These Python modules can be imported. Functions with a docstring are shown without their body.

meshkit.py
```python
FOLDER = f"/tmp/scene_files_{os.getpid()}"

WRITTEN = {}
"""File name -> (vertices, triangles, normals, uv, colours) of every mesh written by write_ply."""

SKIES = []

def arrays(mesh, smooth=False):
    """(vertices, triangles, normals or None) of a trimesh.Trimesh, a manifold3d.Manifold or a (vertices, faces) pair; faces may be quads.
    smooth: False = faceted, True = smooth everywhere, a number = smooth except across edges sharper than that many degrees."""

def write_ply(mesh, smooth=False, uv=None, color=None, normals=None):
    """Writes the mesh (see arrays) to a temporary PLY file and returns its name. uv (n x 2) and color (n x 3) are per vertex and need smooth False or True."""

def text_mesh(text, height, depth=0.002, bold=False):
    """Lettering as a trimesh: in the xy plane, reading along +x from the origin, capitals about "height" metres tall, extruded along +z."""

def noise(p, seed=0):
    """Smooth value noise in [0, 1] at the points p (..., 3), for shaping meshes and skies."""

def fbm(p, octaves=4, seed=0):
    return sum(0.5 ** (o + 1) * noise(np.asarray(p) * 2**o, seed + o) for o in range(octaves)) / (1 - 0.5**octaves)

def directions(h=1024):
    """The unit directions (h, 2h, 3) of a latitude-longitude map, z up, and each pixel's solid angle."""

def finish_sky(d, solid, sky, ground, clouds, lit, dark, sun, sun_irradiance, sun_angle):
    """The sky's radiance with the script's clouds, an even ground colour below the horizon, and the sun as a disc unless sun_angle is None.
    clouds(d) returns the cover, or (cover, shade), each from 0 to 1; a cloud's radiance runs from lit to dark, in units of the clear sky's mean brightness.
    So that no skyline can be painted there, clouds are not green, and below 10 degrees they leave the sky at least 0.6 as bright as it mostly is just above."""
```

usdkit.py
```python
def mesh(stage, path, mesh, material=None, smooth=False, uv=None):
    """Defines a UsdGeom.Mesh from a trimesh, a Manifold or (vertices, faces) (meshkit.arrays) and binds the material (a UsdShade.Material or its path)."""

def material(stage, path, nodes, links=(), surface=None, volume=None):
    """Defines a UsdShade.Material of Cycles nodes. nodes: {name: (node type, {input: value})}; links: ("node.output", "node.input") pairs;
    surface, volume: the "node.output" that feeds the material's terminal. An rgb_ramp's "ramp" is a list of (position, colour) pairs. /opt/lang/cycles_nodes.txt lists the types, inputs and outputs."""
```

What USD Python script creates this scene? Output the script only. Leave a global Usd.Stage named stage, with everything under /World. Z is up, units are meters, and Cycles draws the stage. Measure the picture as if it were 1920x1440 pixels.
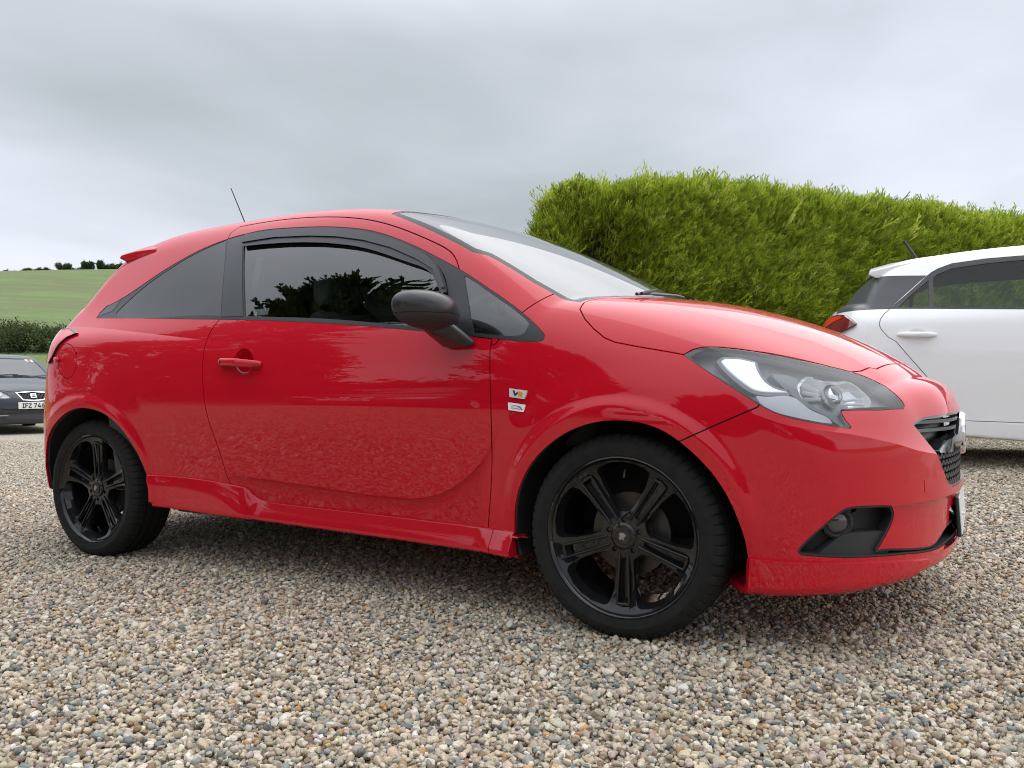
import math, random
import numpy as np, trimesh, manifold3d, usdkit, meshkit
from scipy.interpolate import RectBivariateSpline, CubicSpline, PchipInterpolator
from shapely.geometry import Polygon, Point, LineString
from shapely import affinity
from pxr import Usd, UsdGeom, UsdLux, UsdShade, Gf, Sdf, Vt

stage = Usd.Stage.CreateInMemory()
UsdGeom.Xform.Define(stage, '/World')
A = np.array

# ------------------------------------------------------------------ camera, sky, sun, exposure
EYE, YAW, PITCH, ROLL = A([.93276, -3.13846, .75744]), -.51397, .00118, -.0040
cam = UsdGeom.Camera.Define(stage, '/World/camera')
cam.CreateFocalLengthAttr(29.25)
cam.CreateHorizontalApertureAttr(36.0)
cam.CreateVerticalApertureAttr(27.0)
cam.CreateClippingRangeAttr(Gf.Vec2f(.05, 5000))
cam.CreateExposureAttr(EXPOSURE := 0.42)
FWD = A([math.sin(YAW) * math.cos(PITCH), math.cos(YAW) * math.cos(PITCH), math.sin(PITCH)])
_r = A([math.cos(YAW), -math.sin(YAW), 0]); _u = np.cross(_r, FWD)
RIGHT, UP = math.cos(ROLL) * _r + math.sin(ROLL) * _u, -math.sin(ROLL) * _r + math.cos(ROLL) * _u
M4 = np.eye(4); M4[0, :3], M4[1, :3], M4[2, :3], M4[3, :3] = RIGHT, UP, -FWD, EYE
cam.AddTransformOp().Set(Gf.Matrix4d(*M4.ravel().tolist()))

SUN_EL, SUN_AZ = math.radians(48), math.radians(35)      # azimuth = atan2(x, y) of the direction towards the sun
sun = UsdLux.DistantLight.Define(stage, '/World/sun')
sun.CreateIntensityAttr(.28); sun.CreateNormalizeAttr(True) if hasattr(sun, 'CreateNormalizeAttr') else None
sun.CreateAngleAttr(90.0); sun.CreateColorAttr(Gf.Vec3f(1.0, .97, .93))
sun.AddRotateZOp().Set(-math.degrees(SUN_AZ)); sun.AddRotateXOp().Set(-(90 - math.degrees(SUN_EL)))
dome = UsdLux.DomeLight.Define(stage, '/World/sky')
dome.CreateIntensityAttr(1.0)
SKY = .10
mat_sky = usdkit.material(stage, '/World/Looks/overcast_sky', {
    'c': ('texture_coordinate', {}),
    'sep': ('separate_xyz', {}),
    'zz': ('math', {'math_type': 'maximum', 'value2': 0.0}),
    'za': ('math', {'math_type': 'add', 'value2': .16}),
    'px': ('math', {'math_type': 'divide'}), 'py': ('math', {'math_type': 'divide'}),
    'flat': ('combine_xyz', {'z': 20.6}),
    'n1': ('noise_texture', {'scale': .62, 'detail': 5.0, 'roughness': .50, 'distortion': .3}),
    'n2': ('noise_texture', {'scale': .27, 'detail': 2.0, 'roughness': .4}),
    'mixn': ('math', {'math_type': 'multiply_add', 'value2': .55}), 'half': ('math', {'math_type': 'multiply', 'value2': .55}),
    'ramp': ('rgb_ramp', {'ramp': [(0, (3.2, 3.36, 3.56)), (.42, (3.65, 3.86, 4.08)), (.48, (4.4, 4.68, 4.92)), (.54, (5.25, 5.52, 5.84)), (.60, (6.35, 6.58, 7.05)), (.69, (7.6, 7.8, 8.3)), (1, (8.6, 8.7, 9.0))]}),
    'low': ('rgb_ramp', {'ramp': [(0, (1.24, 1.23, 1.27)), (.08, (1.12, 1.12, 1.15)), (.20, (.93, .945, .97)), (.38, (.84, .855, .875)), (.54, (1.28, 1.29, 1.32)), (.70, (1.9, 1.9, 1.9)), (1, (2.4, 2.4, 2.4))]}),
    'mul': ('mix', {'mix_type': 'multiply', 'fac': 1.0}),
    'sky': ('sky_texture', {'sky_type': 'single_scattering', 'sun_disc': False, 'sun_elevation': SUN_EL, 'sun_rotation': SUN_AZ}),
    'mx': ('mix', {'mix_type': 'mix', 'fac': .94}),
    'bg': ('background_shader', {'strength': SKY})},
    [('c.generated', 'sep.vector'), ('sep.z', 'zz.value1'), ('zz.value', 'za.value1'), ('sep.x', 'px.value1'), ('za.value', 'px.value2'),
     ('sep.y', 'py.value1'), ('za.value', 'py.value2'), ('px.value', 'flat.x'), ('py.value', 'flat.y'), ('flat.vector', 'n1.vector'), ('flat.vector', 'n2.vector'),
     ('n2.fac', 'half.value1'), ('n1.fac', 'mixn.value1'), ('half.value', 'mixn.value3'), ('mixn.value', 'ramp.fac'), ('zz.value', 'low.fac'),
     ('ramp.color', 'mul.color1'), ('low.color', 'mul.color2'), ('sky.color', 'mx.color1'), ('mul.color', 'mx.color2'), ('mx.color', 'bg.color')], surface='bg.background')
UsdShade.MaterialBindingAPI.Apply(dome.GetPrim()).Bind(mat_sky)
dome.GetPrim().SetCustomDataByKey('kind', 'structure')

# ------------------------------------------------------------------ helpers
COUNT = {}
def numbered(parent, name):
    n = COUNT.get((parent, name), 0); COUNT[(parent, name)] = n + 1
    return f'{parent}/{name}' if n == 0 else f'{parent}/{name}_{n:03d}'

def tag(prim, label=None, category=None, group=None, kind=None):
    prim = prim.GetPrim()
    for k, v in (('label', label), ('category', category), ('group', group), ('kind', kind)):
        if v: prim.SetCustomDataByKey(k, v)
    return prim

def thing(name, label, category, M=None, group=None, parent='/World'):
    x = UsdGeom.Xform.Define(stage, numbered(parent, name))
    if M is not None: x.AddTransformOp().Set(Gf.Matrix4d(*A(M).T.ravel().tolist()))
    tag(x, label, category, group)
    return str(x.GetPath())

def raw(path, v, f, n, mat, color=None):
    m = UsdGeom.Mesh.Define(stage, path)
    m.CreatePointsAttr(Vt.Vec3fArray.FromNumpy(np.ascontiguousarray(v, np.float32)))
    m.CreateFaceVertexCountsAttr(Vt.IntArray.FromNumpy(np.full(len(f), f.shape[1], np.int32)))
    m.CreateFaceVertexIndicesAttr(Vt.IntArray.FromNumpy(np.ascontiguousarray(f, np.int32).ravel()))
    m.CreateSubdivisionSchemeAttr('none')
    if n is not None:
        m.CreateNormalsAttr(Vt.Vec3fArray.FromNumpy(np.ascontiguousarray(n, np.float32))); m.SetNormalsInterpolation('vertex')
    if color is not None:
        UsdGeom.PrimvarsAPI(m).CreatePrimvar('tone', Sdf.ValueTypeNames.Color3fArray, 'vertex').Set(Vt.Vec3fArray.FromNumpy(np.ascontiguousarray(color, np.float32)))
    if mat is not None: UsdShade.MaterialBindingAPI.Apply(m.GetPrim()).Bind(mat)
    return path

def obj(parent, name, mesh, mat, smooth=30, label=None):
    """One Mesh prim under parent (numbered when the name is taken); returns its path."""
    path = numbered(parent, name)
    usdkit.mesh(stage, path, mesh, mat, smooth=smooth)
    if label: stage.GetPrimAtPath(path).SetCustomDataByKey('label', label)
    return path

def mesh_of(m):
    q = m.to_mesh(); return trimesh.Trimesh(q.vert_properties[:, :3], q.tri_verts, process=False)
def join(*ms): return trimesh.util.concatenate([mesh_of(m) if hasattr(m, 'to_mesh') else m for m in ms])
def man(v, f): return manifold3d.Manifold(manifold3d.Mesh(np.ascontiguousarray(v, np.float32), np.ascontiguousarray(f, np.uint32)))
def box(c, s, rx=0, ry=0, rz=0):
    return manifold3d.Manifold.cube(tuple(s), True).rotate((rx, ry, rz)).translate(tuple(c))
def hull(*pr, seg=16):
    """The convex hull of spheres (centre, radius)."""
    return manifold3d.Manifold.batch_hull([manifold3d.Manifold.sphere(r, seg).translate(tuple(map(float, c))) for c, r in pr])
def pts_hull(p): return manifold3d.Manifold.hull_points(np.asarray(p, float))
def rbox(c, s, r=.01, seg=12, rx=0, ry=0, rz=0):
    h = A(s) / 2 - r
    m = manifold3d.Manifold.batch_hull([manifold3d.Manifold.sphere(r, seg).translate((h[0] * i, h[1] * j, h[2] * k)) for i in (-1, 1) for j in (-1, 1) for k in (-1, 1)])
    return m.rotate((rx, ry, rz)).translate(tuple(c))
def tube(points, r, sides=8, closed=False):
    p = np.asarray(points, float); n = len(p); rr = np.broadcast_to(r, (n,))
    t = (np.roll(p, -1, 0) - np.roll(p, 1, 0)) if closed else np.gradient(p, axis=0)
    t /= np.linalg.norm(t, axis=1, keepdims=True)
    ref = np.where(np.abs(t[:, 2:]) < .9, [0, 0, 1.], [1., 0, 0])
    a = np.cross(t, ref); a /= np.linalg.norm(a, axis=1, keepdims=True); b = np.cross(t, a)
    g = np.arange(sides) * 2 * np.pi / sides
    v = (p[:, None] + rr[:, None, None] * (np.cos(g)[None, :, None] * a[:, None] + np.sin(g)[None, :, None] * b[:, None])).reshape(-1, 3)
    i, j = np.meshgrid(np.arange(n if closed else n - 1), np.arange(sides), indexing='ij'); k = (i + 1) % n; l = (j + 1) % sides
    f = np.stack([i * sides + j, i * sides + l, k * sides + l, k * sides + j], -1).reshape(-1, 4)
    f = np.vstack([f[:, [0, 2, 1]], f[:, [0, 3, 2]]])
    if not closed:
        c0, c1 = len(v), len(v) + 1; v = np.vstack([v, p[:1], p[-1:]]); s = np.arange(sides); e = (n - 1) * sides
        f = np.vstack([f, np.stack([np.full(sides, c0), s, (s + 1) % sides], 1), np.stack([np.full(sides, c1), e + (s + 1) % sides, e + s], 1)])
    return trimesh.Trimesh(v, f, process=False)
def revolve(profile, n=96, axis='y'):
    """A closed profile of (radius, height) turned about an axis through the origin."""
    m = manifold3d.Manifold.revolve(manifold3d.CrossSection([A(profile, float)], manifold3d.FillRule.NonZero), n)
    return m.rotate((-90, 0, 0)) if axis == 'y' else (m.rotate((0, 90, 0)) if axis == 'x' else m)

# ------------------------------------------------------------------ materials
LOOK = '/World/Looks/'
def principled(name, color, rough=.5, bump=None, vary=None, **k):
    """bump: (scale, strength, distance); vary: (scale, other colour, detail) mixes in a second colour by noise."""
    nodes, links = {'p': ('principled_bsdf', dict(base_color=color, roughness=rough, **k)), 'g': ('geometry', {})}, []
    if vary:
        nodes['vn'] = ('noise_texture', {'scale': vary[0], 'detail': vary[2] if len(vary) > 2 else 4.0, 'roughness': .6})
        nodes['vr'] = ('rgb_ramp', {'ramp': [(.35, color), (.65, vary[1])]})
        links += [('g.position', 'vn.vector'), ('vn.fac', 'vr.fac'), ('vr.color', 'p.base_color')]
    if bump:
        nodes['bn'] = ('noise_texture', {'scale': bump[0], 'detail': 4.0, 'roughness': .6})
        nodes['b'] = ('bump', {'strength': bump[1], 'distance': bump[2]})
        links += [('g.position', 'bn.vector'), ('bn.fac', 'b.height'), ('b.normal', 'p.normal')]
    return usdkit.material(stage, LOOK + name, nodes, links, surface='p.BSDF')

def car_paint(name, color, flake=None, dust=(.30, .25, .19)):
    """Base coat under clear lacquer, with a thin veil of road dust low on the body."""
    return usdkit.material(stage, LOOK + name, {
        'g': ('geometry', {}), 's': ('separate_xyz', {}), 'n': ('noise_texture', {'scale': 9.0, 'detail': 6.0, 'roughness': .65}),
        'n2': ('noise_texture', {'scale': 260.0, 'detail': 2.0}),
        'h': ('map_range', {'from_min': .75, 'from_max': .18, 'to_min': 0.0, 'to_max': .018, 'clamp': True}),
        'd': ('math', {'math_type': 'multiply'}),
        'c': ('mix', {'mix_type': 'mix', 'color1': color, 'color2': dust}),
        'ro': ('map_range', {'from_min': 0.0, 'from_max': .08, 'to_min': .012, 'to_max': .05, 'clamp': True}),
        'b': ('bump', {'strength': .012, 'distance': .002}),
        'p': ('principled_bsdf', {'roughness': .42, 'specular_ior_level': .06, 'coat_weight': 1.0, 'coat_ior': 1.51, 'metallic': 0.0})},
        [('g.position', 's.vector'), ('g.position', 'n.vector'), ('g.position', 'n2.vector'), ('s.z', 'h.value'), ('h.result', 'd.value1'), ('n.fac', 'd.value2'), ('d.value', 'c.fac'), ('c.color', 'p.base_color'),
         ('d.value', 'ro.value'), ('ro.result', 'p.coat_roughness'), ('n2.fac', 'b.height')], surface='p.BSDF')

def pane(name, tint, ior=1.62, rough=0.0, film=0.0):
    """Window glass: see-through, mirroring by angle, with a little pale diffuse film mixed in."""
    return usdkit.material(stage, LOOK + name, {
        't': ('transparent_bsdf', {'color': tint}), 'd': ('diffuse_bsdf', {'color': (.55, .57, .56)}), 'w': ('mix_closure', {'fac': film}),
        'g': ('glossy_bsdf', {'color': (1, 1, 1), 'roughness': rough}), 'f': ('fresnel', {'IOR': ior}), 'm': ('mix_closure', {})},
        [('t.BSDF', 'w.closure1'), ('d.BSDF', 'w.closure2'), ('f.fac', 'm.fac'), ('w.closure', 'm.closure1'), ('g.BSDF', 'm.closure2')], surface='m.closure')

RED_PAINT = car_paint('red_paint', (.475, .0015, .013))
WHITE_PAINT = car_paint('white_paint', (.80, .81, .82), dust=(.5, .45, .4))
GREY_PAINT = car_paint('dark_grey_paint', (.018, .020, .026))
MIRROR_CAP = principled('satin_mirror_cap', (.016, .015, .016), .24)
GLOSS_BLACK = principled('gloss_black', (.008, .008, .009), .10, coat_weight=.6)
SATIN_BLACK = principled('satin_black', (.018, .018, .02), .38)
MATT_BLACK = principled('matt_black_plastic', (.022, .022, .024), .62, bump=(420, .25, .001))
TRIM_GREY = principled('dark_grey_trim', (.035, .036, .042), .32)
WHEEL_BLACK = principled('gloss_black_alloy', (.004, .004, .0045), .35, specular_ior_level=.05, coat_weight=1.0, coat_roughness=.02)
RUBBER = principled('tyre_rubber', (.006, .006, .006), .80, vary=(30, (.012, .011, .010), 5.0), bump=(160, .3, .001), specular_ior_level=.3)
CHROME = principled('chrome', (.82, .82, .83), .07, metallic=1.0)
REFLECTOR = principled('lamp_reflector', (.96, .96, .97), .24, metallic=.55)
WHITE_LENS = principled('white_light_guide', (.92, .93, .95), .25, coat_weight=1.0, emission_color=(.95, .97, 1.0), emission_strength=.38)
LAMP_GREY = principled('lamp_housing_grey', (.42, .43, .45), .3)
BRIGHT_GREY = principled('bright_lamp_trim', (.85, .86, .88), .25, metallic=.25)
STEEL = principled('brake_steel', (.08, .078, .075), .42, metallic=.8, vary=(14, (.05, .036, .028), 5.0))
WINDOW = pane('window_glass', (.68, .74, .74), 2.05)
SIDE_GLASS = pane('green_tinted_glass', (.60, .72, .70), 1.42)
DARK_SCREEN = pane('grey_windscreen_glass', (.45, .52, .52), 2.0, film=.03)
WINDSCREEN = pane('windscreen_glass', (.62, .70, .69), 2.45, film=.07)
PRIVACY = pane('privacy_glass', (.13, .135, .145), 1.8)
LENS = pane('lamp_lens', (.95, .96, .97), 1.55)
SMOKED = pane('smoked_plastic', (.22, .22, .24), 1.7, .08)
CLEAR_LAMP = principled('pale_lamp_plastic', (.62, .60, .58), .15, coat_weight=1.0)
TAIL_RED = principled('tail_lamp_red', (.55, .015, .02), .08, coat_weight=1.0)
TAIL_DARK = principled('tail_lamp_dark', (.10, .006, .012), .08, coat_weight=1.0)
AMBER = principled('amber_bulb', (.75, .27, .04), .2)
INTERIOR = principled('dark_cabin_trim', (.055, .055, .058), .75)
HEADLINER = principled('pale_headliner', (.30, .30, .29), .9)
SEAT_CLOTH = principled('dark_seat_cloth', (.10, .10, .11), .9, bump=(300, .3, .001))
PLATE_WHITE = principled('plate_white', (.74, .74, .71), .3)
PLATE_TEXT = principled('plate_black', (.012, .012, .012), .4)
STICKER = principled('sticker_white', (.80, .81, .82), .3)
STICKER_INK = principled('sticker_grey_ink', (.09, .09, .10), .4)
STICKER_RED = principled('sticker_red', (.62, .08, .05), .5)
STICKER_MINT = principled('sticker_mint', (.55, .72, .62), .5)
# ------------------------------------------------------------------ ground, gravel, lawn, field
def _st(a, b, x): t = np.clip((x - a) / (b - a), 0, 1); return t * t * (3 - 2 * t)
_rise = PchipInterpolator(A([0, 18, 21, 25, 34, 45, 60, 90, 130, 170, 205, 225, 260, 400, 900.]), A([0, 0, .18, .95, 1.75, 2.75, 5.3, 9.8, 16.2, 23.0, 28.6, 31.2, 32.5, 22, 5.]))
def ground_z(x, y):
    """Height of the land: flat at the cars, a gentle ramp up to the white one, a bank and a hill beyond."""
    dx, dy = x - EYE[0], y - EYE[1]
    depth = dx * FWD[0] + dy * FWD[1]; lat = dx * RIGHT[0] + dy * RIGHT[1]
    r = np.hypot(depth, np.clip(lat, -1e9, 0) * .75)
    w = _st(.15, .75, depth / np.maximum(np.hypot(dx, dy), .1))
    hill = _rise(np.clip(np.where(depth > 0, depth, 0), 0, 900)) * w
    ramp = .22 * _st(.1, 3.6, y - .12 * (x - 1)) * _st(-4.5, 0, x) * (1 - _st(9, 13, depth))
    und = (np.sin(x * .031 + 1.3) + np.sin(y * .027 + x * .012)) * .6 * _st(70, 160, depth)
    return np.maximum(hill, 0) + ramp + und

def polar_sheet(r, az, dz=0.0):
    """A sheet in rings about the viewpoint; az in radians from straight ahead, clockwise."""
    R_, T_ = np.meshgrid(r, az, indexing='ij')
    d = R_[..., None] * (np.cos(T_)[..., None] * FWD[:2] / np.hypot(*FWD[:2]) + np.sin(T_)[..., None] * RIGHT[:2])
    x, y = EYE[0] + d[..., 0], EYE[1] + d[..., 1]
    v = np.stack([x, y, ground_z(x, y) + dz], -1).reshape(-1, 3)
    n, k = len(r), len(az)
    i, j = np.meshgrid(np.arange(n - 1), np.arange(k - 1), indexing='ij')
    return v, np.stack([i * k + j, i * k + j + 1, (i + 1) * k + j + 1, (i + 1) * k + j], -1).reshape(-1, 4)[:, ::-1]

def grass_mat(name, stops, stripe, fine):
    return usdkit.material(stage, LOOK + name, {
        'g': ('geometry', {}), 'm': ('mapping', {'rotation': (0, 0, -.45), 'scale': stripe}),
        'n': ('noise_texture', {'scale': 1.0, 'detail': 7.0, 'roughness': .62, 'distortion': .4}), 'n2': ('noise_texture', {'scale': fine, 'detail': 5.0, 'roughness': .7}),
        'mx': ('math', {'math_type': 'multiply_add', 'value2': .42}), 'hf': ('math', {'math_type': 'multiply', 'value2': .58}),
        'r': ('rgb_ramp', {'ramp': stops}), 'b': ('bump', {'strength': .8, 'distance': .12}),
        'p': ('principled_bsdf', {'roughness': .9, 'specular_ior_level': .15, 'sheen_weight': .15})},
        [('g.position', 'm.vector'), ('m.vector', 'n.vector'), ('g.position', 'n2.vector'), ('n.fac', 'hf.value1'), ('n2.fac', 'mx.value1'), ('hf.value', 'mx.value3'), ('mx.value', 'r.fac'), ('r.color', 'p.base_color'),
         ('n2.fac', 'b.height'), ('b.normal', 'p.normal')], surface='p.BSDF')
FIELD = grass_mat('field_grass', [(.30, (.048, .066, .012)), (.42, (.120, .102, .032)), (.50, (.078, .118, .013)), (.58, (.105, .175, .018)), (.72, (.155, .165, .036))], (.05, .26, .1), 1.7)
LAWN = grass_mat('lawn_grass', [(.30, (.085, .115, .016)), (.5, (.125, .180, .024)), (.7, (.18, .22, .04))], (.35, .9, .3), 5.0)
BED = usdkit.material(stage, LOOK + 'gravel_bed', {
    'g': ('geometry', {}), 'v': ('voronoi_texture', {'scale': 62.0}), 'n': ('noise_texture', {'scale': 2.2, 'detail': 5.0}),
    'r': ('rgb_ramp', {'ramp': [(0, (.24, .20, .15)), (.3, (.42, .36, .28)), (.6, (.50, .44, .36)), (1, (.62, .56, .47))]}),
    'hs': ('separate_color', {}), 'mx': ('mix', {'mix_type': 'multiply', 'fac': .15}),
    'b': ('bump', {'strength': 1.0, 'distance': .012, 'invert': True}), 'p': ('principled_bsdf', {'roughness': .85, 'specular_ior_level': .25})},
    [('g.position', 'v.vector'), ('g.position', 'n.vector'), ('v.color', 'hs.color'), ('hs.r', 'r.fac'), ('r.color', 'mx.color1'), ('n.fac', 'mx.color2'), ('mx.color', 'p.base_color'), ('v.distance', 'b.height'), ('b.normal', 'p.normal')], surface='p.BSDF')

full = np.radians(np.r_[np.arange(-180, -60, 6), np.arange(-60, 60, 1.5), np.arange(60, 181, 6)])
v, f = polar_sheet(np.r_[0.01, 1, 2.5, np.linspace(4, 30, 40), np.linspace(32, 120, 45), np.linspace(124, 300, 60), np.geomspace(310, 900, 14)], full, -.16)
tag(stage.GetPrimAtPath(raw('/World/field', v, f, None, FIELD)), kind='structure')
v, f = polar_sheet(np.r_[np.linspace(19.5, 48, 40)], full, -.05)
tag(stage.GetPrimAtPath(raw('/World/lawn', v, f, None, LAWN)), kind='structure')
v, f = polar_sheet(np.r_[.01, np.linspace(.5, 20.2, 90)], np.radians(np.arange(-180, 181, 2.0)), -.012)
tag(stage.GetPrimAtPath(raw('/World/gravel_ground', v, f, None, BED)), kind='structure')

# loose stones: three square-metre trays of pebbles, laid out and turned at random over the ground in view
STONE = usdkit.material(stage, LOOK + 'pebbles', {
    'a': ('attribute', {'attribute': 'tone'}), 'g': ('texture_coordinate', {}), 'n': ('noise_texture', {'scale': 330.0, 'detail': 4.0, 'roughness': .65}),
    'r': ('rgb_ramp', {'ramp': [(.3, (.66, .66, .66)), (.55, (1, 1, 1)), (.75, (1.22, 1.2, 1.18))]}), 'm': ('mix', {'mix_type': 'multiply', 'fac': 1.0}),
    'b': ('bump', {'strength': .35, 'distance': .0015}), 'p': ('principled_bsdf', {'roughness': .62, 'specular_ior_level': .35})},
    [('g.object', 'n.vector'), ('n.fac', 'r.fac'), ('a.color', 'm.color1'), ('r.color', 'm.color2'), ('m.color', 'p.base_color'), ('n.fac', 'b.height'), ('b.normal', 'p.normal')], surface='p.BSDF')
TONES = A([(.48, .40, .30), (.56, .48, .37), (.60, .54, .45), (.42, .36, .28), (.37, .34, .29), (.27, .265, .24), (.24, .265, .265), (.165, .165, .165), (.26, .185, .12), (.46, .28, .13), (.64, .60, .54), (.47, .38, .34)])
TONE_W = A([19, 18, 14, 13, 10, 6, 4.5, 3.5, 7, 2.0, 7, 6.]); TONE_W /= TONE_W.sum()
def pebble_shapes(rng, n=36):
    out = []
    for _ in range(n):
        p = rng.normal(size=(17, 3)); p /= np.linalg.norm(p, axis=1, keepdims=True)
        p = np.sign(p) * np.abs(p) ** rng.uniform(.75, 1.05)
        h = trimesh.convex.convex_hull(p * [1, rng.uniform(.65, .95), rng.uniform(.5, .78)] * rng.uniform(.9, 1.1, (17, 1)))
        _, _, nn = meshkit.arrays(h, True)
        out.append((A(h.vertices), A(h.faces), nn))
    return out
def pebble_tray(seed, size=1.0):
    rng = np.random.default_rng(seed); shapes = pebble_shapes(rng)
    V, F, N, C, k = [], [], [], [], 0
    for layer, (step, z0, keep) in enumerate(((.0138, -.004, 1.0), (.0165, .0035, .85), (.030, .0085, .50))):
        q = np.arange(0, size, step); gx, gy = np.meshgrid(q, q)
        xy = np.stack([gx.ravel(), gy.ravel()], 1) + rng.uniform(-.6, .6, (gx.size, 2)) * step
        xy = xy[rng.random(len(xy)) < keep]
        for x, y in xy:
            sv, sf, sn = shapes[rng.integers(len(shapes))]
            s = np.clip(rng.lognormal(math.log(.0083), .26), .0045, .0175)
            a, t1, t2 = rng.uniform(0, 2 * np.pi), rng.normal(0, .30), rng.normal(0, .30)
            ca, sa = math.cos(a), math.sin(a)
            Rm = A([[ca, -sa, 0], [sa, ca, 0], [0, 0, 1]]) @ A([[1, 0, t1], [0, 1, t2], [-t1, -t2, 1]]) @ np.eye(3)
            V.append(sv @ Rm.T * s + [x - size / 2, y - size / 2, z0 + rng.uniform(-.0025, .0025)]); N.append(sn @ Rm.T); F.append(sf + k); k += len(sv)
            c = TONES[rng.choice(len(TONES), p=TONE_W)] * rng.uniform(.76, 1.20) * A([1.03, 1.015, .975]) * rng.normal(1, .02, 3)
            C.append(np.broadcast_to(np.clip(c, .02, .85), sv.shape))
    return np.vstack(V), np.vstack(F), np.vstack(N), np.vstack(C)
pi = UsdGeom.PointInstancer.Define(stage, '/World/gravel')
tag(pi, 'loose rounded beige and grey pebbles covering the whole drive', 'gravel', kind='stuff')
for k in range(3):
    v, f, n, c = pebble_tray(11 + k)
    raw(f'/World/gravel/tray_{k}' if k else '/World/gravel/tray', v, f, n, STONE, c)
pi.CreatePrototypesRel().SetTargets([Sdf.Path('/World/gravel/tray'), Sdf.Path('/World/gravel/tray_1'), Sdf.Path('/World/gravel/tray_2')])
rng = np.random.default_rng(5)
pos, ori, idx = [], [], []
for ix in range(-15, 11):
    for iy in range(-8, 14):
        x, y = ix * .985 + .3, iy * .985 + .1
        dx, dy = x - EYE[0], y - EYE[1]; dep, lat = dx * FWD[0] + dy * FWD[1], dx * RIGHT[0] + dy * RIGHT[1]
        if dep > 11.5 or (dep > 3 and abs(lat) > .75 * dep + 2.5) or (dep < -4) or abs(lat) > 10: continue
        h = .45; zx = (ground_z(x + h, y) - ground_z(x - h, y)) / (2 * h); zy = (ground_z(x, y + h) - ground_z(x, y - h)) / (2 * h)
        q = Gf.Rotation(Gf.Vec3d(0, 0, 1), Gf.Vec3d(-zx, -zy, 1)) ; q0 = Gf.Rotation(Gf.Vec3d(0, 0, 1), float(rng.integers(4) * 90))
        qq = (q0 * q).GetQuat()
        pos.append(Gf.Vec3f(x, y, float(ground_z(x, y)))); ori.append(Gf.Quath(qq)); idx.append(int(rng.integers(3)))
pi.CreatePositionsAttr(Vt.Vec3fArray(pos)); pi.CreateOrientationsAttr(Vt.QuathArray(ori)); pi.CreateProtoIndicesAttr(Vt.IntArray(idx))

# ------------------------------------------------------------------ hedge, scrub, trees
def leaf_mat(name, ramp, trans=.35):
    return usdkit.material(stage, LOOK + name, {
        'a': ('attribute', {'attribute': 'tone'}), 'o': ('object_info', {}), 'r': ('rgb_ramp', {'ramp': ramp}), 'm': ('mix', {'mix_type': 'multiply', 'fac': 1.0}),
        'p': ('principled_bsdf', {'roughness': .55, 'specular_ior_level': .3}), 't': ('translucent_bsdf', {}), 'x': ('mix_closure', {'fac': trans})},
        [('o.random', 'r.fac'), ('r.color', 'm.color1'), ('a.color', 'm.color2'), ('m.color', 'p.base_color'), ('m.color', 't.color'), ('p.BSDF', 'x.closure1'), ('t.BSDF', 'x.closure2')], surface='x.closure')
CONIFER = leaf_mat('conifer_spray', [(0, (.15, .205, .018)), (.35, (.27, .355, .026)), (.7, (.40, .49, .040)), (.93, (.52, .58, .08)), (1, (.58, .58, .18))], .5)
CONIFER_CORE = principled('conifer_core', (.014, .018, .006), .95)  # shade inside the hedge is painted in as a near-black colour
DARK_LEAF = leaf_mat('dark_leaf', [(0, (.030, .050, .014)), (.5, (.050, .078, .022)), (1, (.085, .115, .036))])
SCRUB_LEAF = leaf_mat('scrub_leaf', [(0, (.024, .042, .011)), (.5, (.046, .074, .018)), (1, (.09, .115, .035))])
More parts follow.
